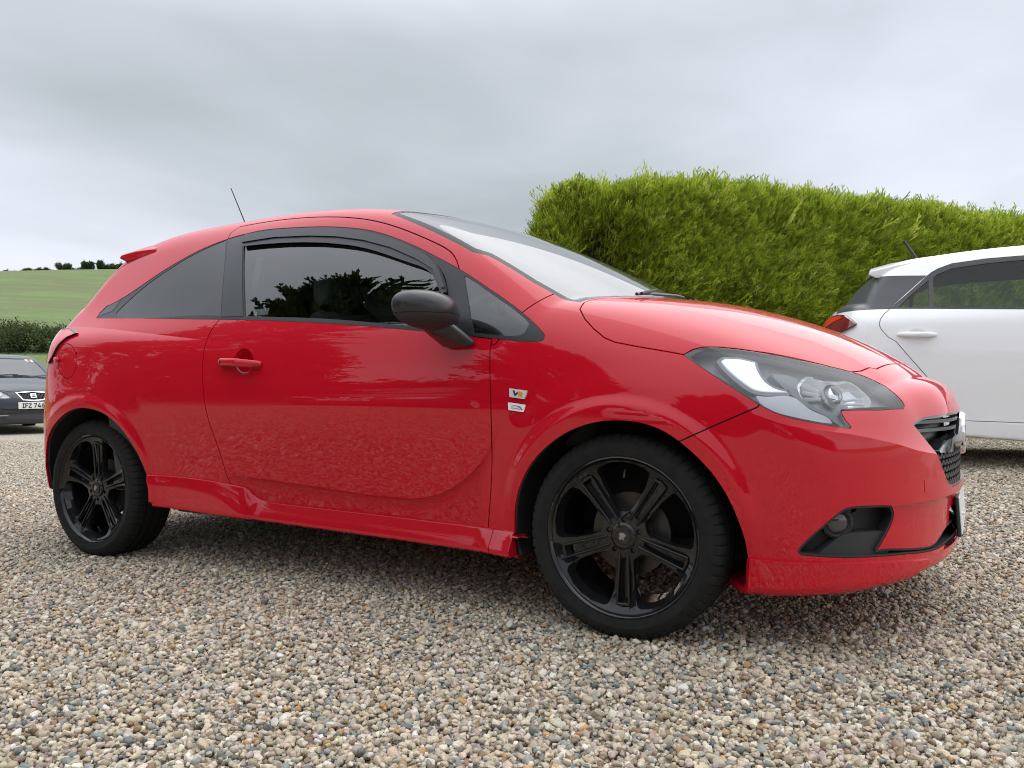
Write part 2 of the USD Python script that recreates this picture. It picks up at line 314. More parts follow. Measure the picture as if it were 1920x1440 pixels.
BARK = principled('bark', (.10, .08, .06), .9, bump=(40, .5, .01))

def spray(seed, length=.112, shoots=10, width=.0020):
    """A feathery conifer tip: a stem along +z with side shoots that fan out nearly in one plane."""
    rng = np.random.default_rng(seed); V, F, C = [], [], []
    def blade(a, b, w, c0, c1):
        a, b = A(a, float), A(b, float); t = b - a; s = np.cross(t, rng.normal(size=3)); s *= w / max(np.linalg.norm(s), 1e-9)
        k = len(V); m = a + t * .55
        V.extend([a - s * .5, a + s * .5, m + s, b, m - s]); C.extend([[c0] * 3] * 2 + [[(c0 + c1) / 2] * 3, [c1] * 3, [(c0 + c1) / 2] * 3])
        F.extend([[k, k + 1, k + 2], [k, k + 2, k + 4], [k + 4, k + 2, k + 3]])
    tip = A([rng.normal(0, .018), rng.normal(0, .018), length])
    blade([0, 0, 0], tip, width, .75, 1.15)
    for i in range(shoots):
        t = .08 + .84 * i / shoots; a = tip * t; sd = 1 if i % 2 else -1
        ln = length * rng.uniform(.30, .52) * (1.15 - .7 * t)
        d = A([sd * rng.uniform(.25, .55), rng.normal(0, .2), rng.uniform(.75, 1.1)]); d /= np.linalg.norm(d)
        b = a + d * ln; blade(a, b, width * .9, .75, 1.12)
        for s2 in (-1, 1):
            e = d + A([s2 * .35, rng.normal(0, .2), .3]); e /= np.linalg.norm(e)
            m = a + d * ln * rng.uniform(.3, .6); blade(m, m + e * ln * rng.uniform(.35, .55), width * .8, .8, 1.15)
    return A(V), A(F), A(C)

def instancer(path, protos, P, D, S, seed, kind='stuff'):
    """Copies of small meshes at P, their +z turned along D, spun at random."""
    rng = np.random.default_rng(seed)
    z = D / np.linalg.norm(D, axis=1, keepdims=True); r = rng.normal(size=z.shape); x = np.cross(r, z); x /= np.linalg.norm(x, axis=1, keepdims=True); y = np.cross(z, x)
    from scipy.spatial.transform import Rotation
    q = Rotation.from_matrix(np.stack([x, y, z], -1)).as_quat()
    it = UsdGeom.PointInstancer.Define(stage, path)
    names = []
    for k, (v, f, c, m, nm) in enumerate(protos):
        pth = f'{path}/{nm}' + (f'_{k:03d}' if k else ''); raw(pth, v, f, None, m, c); names.append(Sdf.Path(pth))
    it.CreatePrototypesRel().SetTargets(names)
    it.CreatePositionsAttr(Vt.Vec3fArray.FromNumpy(P.astype(np.float32)))
    it.CreateOrientationsAttr(Vt.QuathArray([Gf.Quath(float(w), float(a), float(b), float(c)) for a, b, c, w in q]))
    it.CreateScalesAttr(Vt.Vec3fArray.FromNumpy(np.repeat(S[:, None], 3, 1).astype(np.float32)))
    it.CreateProtoIndicesAttr(Vt.IntArray.FromNumpy(rng.integers(0, len(protos), len(P)).astype(np.int32)))
    tag(it, kind=kind)

def cam_xy(depth, lat): return EYE[:2] + depth * FWD[:2] / np.hypot(*FWD[:2]) + lat * RIGHT[:2]
H0, H1 = cam_xy(6.62, .53), cam_xy(10.6, 10.2)          # the near face of the hedge runs from H0 to H1
HD = (H1 - H0) / np.linalg.norm(H1 - H0); HN = A([HD[1], -HD[0]])      # HN points out of the near face, towards the camera
HL, HT = np.linalg.norm(H1 - H0), 1.25
def end_drop(a):
    """How far the top rounds down at the near end."""
    return .52 * (np.clip(.10 - a, 0, 2) / .75) ** 2.6
def hedge_surface(n, seed):
    rng = np.random.default_rng(seed)
    s = rng.uniform(-.62, HL, n); w = rng.random(n)
    # cross-section: face up to 2.15, rounded shoulder, top
    face, arc, top_ = 1.85, .65, .75; tot = face + arc + top_
    u = w * tot
    r = .42
    off_, z, nx, nz = np.zeros(n), np.zeros(n), np.zeros(n), np.zeros(n)
    f = u < face; off_[f] = .10 * (1 - u[f] / face) * 0 + .06 * np.sin(u[f] * 1.7); z[f] = u[f]; nx[f] = 1; nz[f] = .12
    c = (u >= face) & (u < face + arc); th = (u[c] - face) / arc * np.pi / 2; off_[c] = -r * (1 - np.cos(th)); z[c] = face + r * np.sin(th); nx[c] = np.cos(th); nz[c] = np.sin(th)
    t = u >= face + arc; off_[t] = -r - (u[t] - face - arc); z[t] = face + r + .02; nx[t] = .05; nz[t] = 1
    P = np.stack([H0[0] + HD[0] * s + HN[0] * off_, H0[1] + HD[1] * s + HN[1] * off_, z], 1)
    N = np.stack([HN[0] * nx, HN[1] * nx, nz], 1)
    # the near end turns away in a round corner
    e = s < .25
    k = np.clip((.25 - s) / .87, 0, 1); ang = k * 1.75; R0 = .50
    cx = H0 + HD * .25 - HN * R0
    rad = R0 + off_
    ex = cx[0] + (HN[0] * np.cos(ang) - HD[0] * np.sin(ang)) * rad; ey = cx[1] + (HN[1] * np.cos(ang) - HD[1] * np.sin(ang)) * rad
    nxx = HN[0] * np.cos(ang) - HD[0] * np.sin(ang); nyy = HN[1] * np.cos(ang) - HD[1] * np.sin(ang)
    P[e, 0], P[e, 1] = ex[e], ey[e]; N[e, 0], N[e, 1] = (nxx * nx)[e], (nyy * nx)[e]
    wob = (meshkit.fbm(P * 1.6, 3, 4) - .5) * .26 + (meshkit.fbm(P * 5, 2, 9) - .5) * .10
    P = P + N / np.linalg.norm(N, axis=1, keepdims=True) * wob[:, None]
    P[:, 2] += .045 * np.clip(1 - s / 5.5, 0, 1) * (P[:, 2] / 2.2)
    P[:, 2] -= end_drop((P[:, :2] - cx) @ HD) * (P[:, 2] / 2.3) ** 2
    # a hollow where two shrubs of the row part, low on the near end
    hol = np.exp(-((s - .06 - .26 * (2.0 - P[:, 2])) / .30) ** 2) * _st(2.34, 2.10, P[:, 2])
    P = P - N / np.linalg.norm(N, axis=1, keepdims=True) * (.78 * hol)[:, None]
    P[:, 2] += ground_z(P[:, 0], P[:, 1])
    return P, N, s, hol
hedge = thing('hedge', 'tall clipped green conifer hedge behind the red and white cars', 'hedge')
P, N, s, hol = hedge_surface(210000, 3)
keep = (np.random.default_rng(8).random(len(P)) < np.where(s > 6.5, .55, 1.0)) & (P[:, 2] > .25) & (np.random.default_rng(9).random(len(P)) > hol * 1.02)
P, N, hol = P[keep], N[keep], hol[keep]
rg = np.random.default_rng(21)
up_ = A([0, 0, 1.]) * rg.uniform(.35, 1.15, (len(P), 1)); side_ = rg.normal(0, .30, (len(P), 3)) + np.append(HD, 0) * rg.uniform(-.15, .65, (len(P), 1))
D = N / np.linalg.norm(N, axis=1, keepdims=True) * rg.uniform(.35, 1.0, (len(P), 1)) + up_ + side_
S = rg.lognormal(0, .25, len(P)) * np.where(N[:, 2] > .6, 1.1, .92)
S = np.where(rg.random(len(P)) < .006, S * 1.7, S)
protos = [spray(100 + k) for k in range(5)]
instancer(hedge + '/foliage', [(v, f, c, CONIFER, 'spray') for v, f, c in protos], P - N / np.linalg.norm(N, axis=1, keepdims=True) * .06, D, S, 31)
# near-black core behind the sprays: the hedge's inner shade put into its colour
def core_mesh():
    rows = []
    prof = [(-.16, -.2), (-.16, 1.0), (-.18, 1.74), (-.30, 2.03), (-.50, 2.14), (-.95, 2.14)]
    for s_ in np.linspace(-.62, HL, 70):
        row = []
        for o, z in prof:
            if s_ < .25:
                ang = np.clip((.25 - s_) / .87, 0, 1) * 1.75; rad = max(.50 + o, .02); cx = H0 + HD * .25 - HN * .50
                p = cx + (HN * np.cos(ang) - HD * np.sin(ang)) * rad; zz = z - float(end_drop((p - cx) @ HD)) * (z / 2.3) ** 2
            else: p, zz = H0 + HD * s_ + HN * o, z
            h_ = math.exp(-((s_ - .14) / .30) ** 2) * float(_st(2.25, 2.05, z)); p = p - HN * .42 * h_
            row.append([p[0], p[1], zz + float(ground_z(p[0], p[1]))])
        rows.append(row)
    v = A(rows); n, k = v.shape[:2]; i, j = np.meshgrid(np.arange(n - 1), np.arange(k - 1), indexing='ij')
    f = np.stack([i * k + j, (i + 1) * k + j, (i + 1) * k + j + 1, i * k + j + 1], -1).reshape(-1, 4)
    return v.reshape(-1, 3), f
_c = H0 + HD * .62 - HN * .55
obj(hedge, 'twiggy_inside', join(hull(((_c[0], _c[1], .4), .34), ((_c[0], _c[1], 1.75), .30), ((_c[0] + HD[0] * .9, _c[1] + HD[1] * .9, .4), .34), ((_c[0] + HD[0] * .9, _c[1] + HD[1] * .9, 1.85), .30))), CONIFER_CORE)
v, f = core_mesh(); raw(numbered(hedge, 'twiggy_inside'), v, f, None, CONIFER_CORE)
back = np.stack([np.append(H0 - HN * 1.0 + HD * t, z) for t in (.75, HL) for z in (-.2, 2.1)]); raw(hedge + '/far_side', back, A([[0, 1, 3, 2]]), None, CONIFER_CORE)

def leaf_cluster(seed, n=26, size=.5, leaf=.11):
    rng = np.random.default_rng(seed); V, F, C = [], [], []
    for i in range(n):
        p = rng.normal(0, size * .42, 3); a, b = rng.normal(size=3), rng.normal(size=3); a /= np.linalg.norm(a); b -= a * (a @ b); b /= np.linalg.norm(b)
        L = leaf * rng.uniform(.7, 1.3); k = len(V)
        V.extend([p - a * L, p + b * L * .5, p + a * L, p - b * L * .5]); F.append([k, k + 1, k + 2]); F.append([k, k + 2, k + 3])
        C.extend([[rng.uniform(.7, 1.25)] * 3] * 4)
    return A(V), A(F), A(C)

# the scrubby hedgerow between lawn and field
hr = thing('hedgerow', 'scrubby dark hedgerow between the lawn and the sloping field', 'hedgerow')
rg = np.random.default_rng(77); n = 7500
lat = rg.uniform(-46, 8, n); dep = 47 + rg.normal(0, .9, n) + .03 * lat
top_h = .45 + .95 * meshkit.fbm(np.stack([lat * .22, lat * 0, lat * 0], 1), 4, 6) + .5 * (meshkit.fbm(np.stack([lat * 1.1, lat * 0, lat * 0], 1), 2, 3) - .5)
zz = top_h * rg.random(n) ** .6 * np.clip(1.25 - np.abs(dep - 47 - .03 * lat) / 2.6, .3, 1)
xy = cam_xy(0, 0)[None] + dep[:, None] * FWD[:2] / np.hypot(*FWD[:2]) + lat[:, None] * RIGHT[:2]
P = np.stack([xy[:, 0], xy[:, 1], ground_z(xy[:, 0], xy[:, 1]) + zz], 1)
instancer(hr + '/foliage', [(v, f, c, SCRUB_LEAF, 'leaf_cluster') for v, f, c in (leaf_cluster(200 + k, 34, .5, .07) for k in range(4))], P, rg.normal(size=P.shape) + [0, 0, .6], rg.uniform(.6, 1.2, n), 78)

def tree(name, label, xy, height, spread, n, mat, group=None, seed=0, leaf=.20):
    t = thing(name, label, 'tree', None, group); rg = np.random.default_rng(seed)
    z0 = float(ground_z(xy[0], xy[1])) - .06 * height
    obj(t, 'trunk', tube([(xy[0], xy[1], z0 - .3), (xy[0] + .05, xy[1], z0 + height * .4), (xy[0] - .05, xy[1] + .05, z0 + height * .8)], [height * .035, height * .025, height * .008], 7), BARK)
    lobes = A([[rg.normal(0, spread * .45), rg.normal(0, spread * .45), height * rg.uniform(.16, .78)] for _ in range(9)]); lr = rg.uniform(.28, .46, 9) * min(spread, height * .6)
    k = rg.integers(0, 9, n); d = rg.normal(size=(n, 3)); d /= np.linalg.norm(d, axis=1, keepdims=True)
    P = lobes[k] + d * (lr[k] * rg.random(n) ** .35)[:, None]; P[:, 2] = np.clip(P[:, 2], .15, height * 1.02)
    P += [xy[0], xy[1], z0]
    instancer(t + '/crown', [(v, f, c, mat, 'leaf_cluster') for v, f, c in (leaf_cluster(300 + q, 22, .55, leaf) for q in range(3))], P, d + [0, 0, .4], rg.uniform(.5, 1.0, n), seed + 1)
    return t
def crest(u, d=236):
    """A spot on the hill's brow in the direction of picture column u (of 1920)."""
    return cam_xy(d, (u - 960) / 1560 * d)
for k, (u, h, sp_, lb) in enumerate(((14, 2.1, 2.6, 'low dark bush, leftmost on the brow of the hill'), (52, 2.5, 2.6, 'small dark tree second from the left on the hilltop'), (76, 3.2, 2.4, 'dark tree with a pointed top left of the gap on the hilltop'), (97, 1.4, 1.3, 'tiny bush alone between two hilltop tree clumps'),
        (115, 4.1, 3.0, 'dark round tree at the left end of the middle hilltop clump'), (137, 3.4, 3.0, 'lower bushy tree in the middle of the hilltop clump'), (165, 4.7, 3.4, 'tallest spreading tree at the right end of the middle hilltop clump'),
        (200, 4.3, 2.6, 'dark dense tree on the hilltop just left of the red roof'), (218, 4.9, 2.8, 'dark tree on the hilltop touching the red spoiler'))):
    tree('hilltop_tree', lb, crest(u), h * .82, sp_ * .8, 420, DARK_LEAF, 'trees along the brow of the hill', 500 + 10 * k)

# ------------------------------------------------------------------ car bodies
def smax(a, b, k):
    h = np.maximum(k - np.abs(a - b), 0) / k
    return np.maximum(a, b) + h * h * h * k / 6

def sstep(a, b, x):
    t = np.clip((x - a) / (b - a), 0, 1)
    return t * t * (3 - 2 * t)

def curve(*pts):
    a = np.array(pts, float)
    c = PchipInterpolator(a[:, 0], a[:, 1])
    return lambda x: c(np.clip(x, a[0, 0], a[-1, 0]))

def spline(*pts):
    a = np.array(pts, float)
    c = CubicSpline(a[:, 0], a[:, 1])
    return lambda x: c(np.clip(x, a[0, 0], a[-1, 0]))


class CarShape:
    """A car body as a smooth closed surface: x forward from the front axle, y left, z up."""

    def __init__(s, **k):
        s.__dict__.update(k)
        T = s.SW[:, None] + s.base[None, :]
        dm = np.exp(-((s.SX + 1.25) / .75) ** 2)
        T = T + dm[:, None] * s.tuck[None, :]
        T = T - sstep(s.rear_from, s.rear_to, s.SX)[:, None] * .10 * s.rear_row[None, :]
        T = T - sstep(-.5, .3, s.SX)[:, None] * s.front_row[None, :]
        s.ys = RectBivariateSpline(s.SX, s.SZ, T, kx=3, ky=3, s=0)

    def side(s, x, z):
        y = s.ys.ev(np.clip(x, s.SX[0], s.SX[-1]), np.clip(z, s.SZ[0], s.SZ[-1]))
        return y + s.relief(x, z) if s.relief else y

    def top(s, x, y):
        xe = x + (.30 * sstep(-1.5, -.9, x) - .30 * sstep(s.tail_x, s.tail_x - .6, x)) * y * y
        cab = -smax(-s.ws(xe), -s.roof(xe), .16)
        h = s.hood(xe) - .055 * y * y - .05 * y ** 4
        if s.hood_relief:
            h = h + s.hood_relief(x, y)
        return smax(h, cab - .07 * y * y - .06 * y ** 4, .012)

    def phi(s, P):
        x, y, z = P[..., 0], np.sqrt(P[..., 1] ** 2 + 1e-8), P[..., 2]
        e = y - s.side(x, z)
        fx = s.nose(z) - s.nose_a * y * y - s.nose_b * y ** 4
        if s.nose_relief:
            fx = fx + s.nose_relief(x, y, z)
        e = smax(e, x - fx, s.kf)
        e = smax(e, s.stern(z) + .15 * y * y + .30 * y ** 4 - x, s.kr)
        e = smax(e, (z - s.top(x, y)) * .9, .10 + .10 * sstep(-.6, .1, x))
        return smax(e, s.bottom(x) - z, .03)

    def normal(s, P, h=1e-4):
        g = np.empty((len(P), 3))
        for a in range(0, len(P), 60000):
            Q = P[a:a + 60000]
            g[a:a + 60000] = np.stack([s.phi(Q + h * np.eye(3)[k]) - s.phi(Q - h * np.eye(3)[k]) for k in range(3)], -1)
        return g / np.maximum(np.linalg.norm(g, axis=-1, keepdims=True), 1e-12)

    def surface(s, na, nl, nc):
        xa, xb, zs = s.spine
        th = np.linspace(0, 2 * np.pi, na, endpoint=False)
        xs = np.r_[np.full(nc, xa), np.linspace(xa, xb, nl), np.full(nc, xb)]
        el = np.pi / 2 * np.r_[np.arange(1, nc + 1) / (nc + 1) - 1, np.zeros(nl), np.arange(1, nc + 1) / (nc + 1)]
        d = np.stack([np.broadcast_to(np.sin(el)[:, None], (len(el), na)), np.cos(el)[:, None] * np.sin(th), np.cos(el)[:, None] * np.cos(th)], -1)
        O = np.broadcast_to(np.stack([xs, 0 * xs, 0 * xs + zs], -1)[:, None], d.shape)
        O = np.concatenate([O.reshape(-1, 3), [[xa, 0, zs], [xb, 0, zs]]])
        D = np.concatenate([d.reshape(-1, 3), [[-1, 0, 0], [1, 0, 0]]])
        lo, hi = np.zeros(len(O)), np.full(len(O), 1.9)
        for _ in range(24):
            m = (lo + hi) / 2
            inside = s.phi(O + m[:, None] * D) < 0
            lo, hi = np.where(inside, m, lo), np.where(inside, hi, m)
        n = len(xs)
        i, j = np.meshgrid(np.arange(n - 1), np.arange(na), indexing='ij')
        a, b, c, e = i * na + j, i * na + (j + 1) % na, (i + 1) * na + (j + 1) % na, (i + 1) * na + j
        F = np.concatenate([np.stack([c, b, a], -1).reshape(-1, 3), np.stack([e, c, a], -1).reshape(-1, 3)])
        j, k, pa = np.arange(na), (np.arange(na) + 1) % na, n * na
        F = np.concatenate([F, np.stack([np.full(na, pa), j, k], 1), np.stack([np.full(na, pa + 1), (n - 1) * na + k, (n - 1) * na + j], 1)])
        return O + lo[:, None] * D, F


# ---- the red hatchback
def edge(d, w):
    """0 for d < 0, rising from a crease at d = 0 to 1."""
    return 1 - np.exp(-np.maximum(d, 0) / w)

haunch_line = curve((-3.0, 1.05), (-2.534, 1.022), (-2.274, .995), (-2.023, .968), (-1.814, .944), (-1.605, .912), (-1.2, .87))
blade_line = curve((-1.9, .43), (-1.684, .404), (-1.429, .389), (-1.215, .377), (-.961, .363), (-.817, .363), (-.70, .38), (-.607, .419), (-.527, .472), (-.481, .515), (-.446, .563), (-.40, .64))
chin_line = curve((.30, .70), (.372, .682), (.482, .645), (.631, .62), (.727, .592), (.793, .563), (.88, .54))
shelf_line = curve((.45, .36), (.55, .395), (.631, .413), (.727, .423), (.8, .424), (.9, .428))

def red_relief(x, z):
    d = 0
    for cx in (0, -2.51):
        r = np.hypot(x - cx, z - .312)
        d = d + .013 * (1 - sstep(.378, .422, r)) * sstep(.22, .42, z) + .007 * (1 - sstep(.40, .52, r)) * sstep(.2, .4, z)
    d = d + .014 * edge(haunch_line(x) - z, .035) * sstep(-1.45, -2.2, x) * sstep(.40, .75, z)
    w = sstep(-1.75, -1.55, x) * sstep(-.40, -.52, x)
    d = d - .016 * edge(blade_line(x) - z, .02) * w
    d = d - .022 * edge(z - chin_line(x), .05) * sstep(.36, .6, x)
    d = d - .010 * edge(shelf_line(x) - z, .015) * sstep(.60, .70, x)
    return d

def red_nose_relief(x, y, z):
    d = -.030 * edge(z - chin_line(x), .05) * sstep(.36, .6, x) * sstep(.28, .50, y)
    d = d - .012 * edge(shelf_line(x) - z, .015) * sstep(.60, .70, x)
    return d

hood_edge = curve((-.2, .66), (.08, .637), (.32, .60), (.51, .51), (.644, .476), (.8, .44))
def red_hood_relief(x, y):
    return .008 * (1 - edge(y - hood_edge(x), .07)) * sstep(-.1, .25, x) + .006 * (1 - sstep(.10, .20, y)) * sstep(.62, .80, x)

A = np.array
RED = CarShape(
    SX=A([-3.4, -3.0, -2.75, -2.51, -2.2, -1.7, -1.2, -.8, -.45, -.15, .1, .35, .6, .85, 1.1]),
    SW=A([.82, .855, .860, .860, .850, .838, .836, .838, .848, .858, .858, .846, .82, .78, .72]),
    SZ=A([-.1, .10, .25, .40, .55, .68, .80, .90, .97, 1.04, 1.14, 1.24, 1.34, 1.44, 1.6]),
    base=A([-.06, -.05, -.035, -.022, -.008, 0, -.004, -.018, -.036, -.066, -.112, -.160, -.212, -.272, -.39]),
    tuck=A([-.055, -.056, -.050, -.030, -.013] + [0] * 10),
    rear_from=-1.7, rear_to=-3.1, rear_row=A([0] * 8 + [.06, .46, .90, 1.08, 1.16, 1.2, 1.3]),
    front_row=A([0, 0, 0, 0, 0, .002, .014, .035, .06, .08, .1, .1, .1, .1, .1]),
    hood=spline((-1.2, 1.20), (-.3, 1.098), (-.1, 1.078), (.1, 1.050), (.3, 1.000), (.5, .928), (.65, .852), (.75, .787), (.85, .705), (.95, .61), (1.1, .42)),
    ws=spline((-1.6, 1.596), (-1.25, 1.554), (-1.0, 1.501), (-.8, 1.432), (-.6, 1.346), (-.4, 1.251), (-.2, 1.146), (-.05, 1.063), (.1, .976), (.4, .786)),
    roof=spline((-3.4, .42), (-3.2, .79), (-3.1, .985), (-3.0, 1.165), (-2.9, 1.305), (-2.8, 1.405), (-2.65, 1.463), (-2.45, 1.497), (-2.2, 1.514), (-1.9, 1.522), (-1.6, 1.524), (-1.3, 1.513), (-1.0, 1.49), (-.7, 1.45), (-.3, 1.375), (.1, 1.30), (.6, 1.22)),
    nose=curve((-.1, .83), (.12, .85), (.20, .872), (.26, .876), (.34, .880), (.42, .880), (.50, .878), (.58, .877), (.66, .874), (.74, .866), (.82, .84), (1.0, .7)),
    stern=curve((-.1, -3.08), (.15, -3.12), (.25, -3.14), (.40, -3.15), (.55, -3.155), (.70, -3.14), (.85, -3.12), (1.0, -3.08), (1.2, -3.0)),
    bottom=curve((-3.3, .29), (-2.5, .262), (-2.1, .241), (-1.6, .217), (-1.1, .203), (-.4, .196), (0, .183), (.4, .180), (.55, .192), (.7, .21), (1.0, .235)),
    nose_a=.20, nose_b=.42, kf=.16, kr=.17, tail_x=-2.2, spine=(-2.55, .35, .62),
    relief=red_relief, hood_relief=red_hood_relief, nose_relief=red_nose_relief)
# ---- the white hatchback and the dark saloon: same kind of shape, other proportions
base_row = A([-.07, -.055, -.035, -.02, -.006, 0, -.003, -.012, -.028, -.060, -.110, -.165, -.222, -.285, -.40])
WHITE = CarShape(
    SX=RED.SX - .03, SW=A([.78, .83, .848, .858, .855, .85, .848, .848, .855, .862, .862, .85, .82, .78, .72]),
    SZ=RED.SZ, base=base_row, tuck=A([-.02, -.015, -.01, -.012, -.01] + [0] * 10),
    rear_from=-1.7, rear_to=-3.1, rear_row=A([0] * 8 + [.04, .30, .65, .9, 1.05, 1.2, 1.3]), front_row=RED.front_row,
    hood=spline((-1.2, 1.12), (-.3, 1.03), (-.1, 1.01), (.1, .985), (.3, .945), (.5, .885), (.65, .82), (.75, .76), (.85, .68), (.95, .58), (1.1, .4)),
    ws=lambda x: RED.ws(x) - .035,
    roof=spline((-3.4, .60), (-3.25, .86), (-3.15, 1.01), (-3.05, 1.14), (-2.95, 1.265), (-2.85, 1.36), (-2.72, 1.412), (-2.5, 1.438), (-2.2, 1.465), (-1.9, 1.480), (-1.6, 1.486), (-1.3, 1.48), (-1.0, 1.455), (-.7, 1.42), (-.3, 1.35), (.1, 1.28), (.6, 1.2)),
    nose=curve((-.1, .74), (.12, .77), (.25, .785), (.42, .79), (.58, .788), (.74, .77), (.82, .74), (1.0, .6)),
    stern=curve((-.1, -3.12), (.15, -3.16), (.25, -3.19), (.40, -3.22), (.55, -3.24), (.70, -3.245), (.85, -3.235), (.95, -3.20), (1.05, -3.14), (1.2, -3.05)),
    bottom=curve((-3.3, .27), (-2.5, .22), (-1.6, .17), (-.4, .165), (.4, .18), (1.0, .22)),
    nose_a=.22, nose_b=.40, kf=.16, kr=.10, tail_x=-2.3, spine=(-2.55, .30, .62), relief=None, hood_relief=None, nose_relief=None)
DARK = CarShape(
    SX=A([-4.1, -3.7, -3.3, -2.9, -2.64, -2.1, -1.5, -.8, -.45, -.15, .1, .35, .6, .85, 1.1]),
    SW=A([.76, .81, .85, .875, .882, .88, .88, .878, .88, .885, .882, .865, .83, .77, .70]),
    SZ=RED.SZ, base=A([-.07, -.055, -.035, -.02, -.006, 0, -.006, -.03, -.06, -.10, -.16, -.225, -.30, -.40, -.5]),
    tuck=A([-.02, -.015, -.01, -.012, -.01] + [0] * 10),
    rear_from=-2.4, rear_to=-3.6, rear_row=A([0] * 8 + [.1, .3, .6, .9, 1.05, 1.2, 1.3]), front_row=RED.front_row,
    hood=spline((-1.2, 1.03), (-.5, .965), (-.3, .945), (-.1, .922), (.1, .895), (.3, .86), (.5, .815), (.65, .765), (.75, .72), (.85, .65), (.95, .55), (1.1, .4)),
    ws=spline((-2.2, 1.50), (-1.8, 1.46), (-1.5, 1.40), (-1.2, 1.29), (-.9, 1.15), (-.6, 1.0), (-.3, .84), (.1, .60)),
    roof=spline((-4.2, .72), (-3.9, .88), (-3.6, .93), (-3.3, 1.0), (-3.0, 1.14), (-2.7, 1.26), (-2.4, 1.345), (-2.1, 1.392), (-1.8, 1.405), (-1.5, 1.395), (-1.2, 1.36), (-.9, 1.30), (-.5, 1.20), (0, 1.05), (.6, .9)),
    nose=curve((-.1, .83), (.12, .86), (.25, .885), (.42, .895), (.58, .885), (.70, .86), (.78, .82), (1.0, .6)),
    stern=curve((-.1, -3.6), (.15, -3.66), (.30, -3.70), (.55, -3.74), (.85, -3.70), (1.2, -3.5)),
    bottom=curve((-3.7, .26), (-2.5, .2), (-1.6, .17), (-.4, .165), (.4, .17), (1.0, .20)),
    nose_a=.28, nose_b=.36, kf=.16, kr=.17, tail_x=-2.6, spine=(-3.0, .30, .55), relief=None, hood_relief=None, nose_relief=None)
def placement(heading, local, world):
    c, s = math.cos(heading), math.sin(heading)
    M = np.eye(4); M[:2, :2] = [[c, -s], [s, c]]
    M[:3, 3] = A(world) - M[:3, :3] @ A(local)
    return M
WHITE_AT = placement(math.radians(9), (-2.98, -.80, 0), (.213, 2.83, .21))
DARK_AT = placement(math.radians(-17), (.89, 0, 0), (-12.5, 4.83, -.03))
# ------------------------------------------------------------------ cutting a car's surface into its panels
DIRS = {'d': A([0, -.5, .866]), 'f': A([.62, -.66, .42]), 'g': A([.55, -.83, -.05])}
def basis(d):
    d = d / np.linalg.norm(d); r = np.cross([0, 0, 1], d); r /= np.linalg.norm(r)
    return A([r, np.cross(d, r), d])

def prism(poly, mode, lo, hi):
    """The prism over a 2D outline. xz: seen from the side, yz: from the front, xy: from above, or along one of DIRS."""
    polys = [g for g in getattr(poly, 'geoms', [poly]) if g.geom_type == 'Polygon' and g.area > 1e-7]
    cs = manifold3d.CrossSection([A(r.coords)[:-1] for g in polys for r in (g.exterior, *g.interiors)], manifold3d.FillRule.EvenOdd)
    e = cs.extrude(hi - lo).translate((0, 0, lo))
    B = {'xz': A([[1, 0, 0], [0, 0, 1], [0, 1, 0]]), 'yz': A([[0, 1, 0], [0, 0, 1], [1, 0, 0]]), 'xy': np.eye(3)}.get(mode)
    B = basis(DIRS[mode]) if B is None else B
    return e.transform(np.hstack([B.T, np.zeros((3, 1))]))

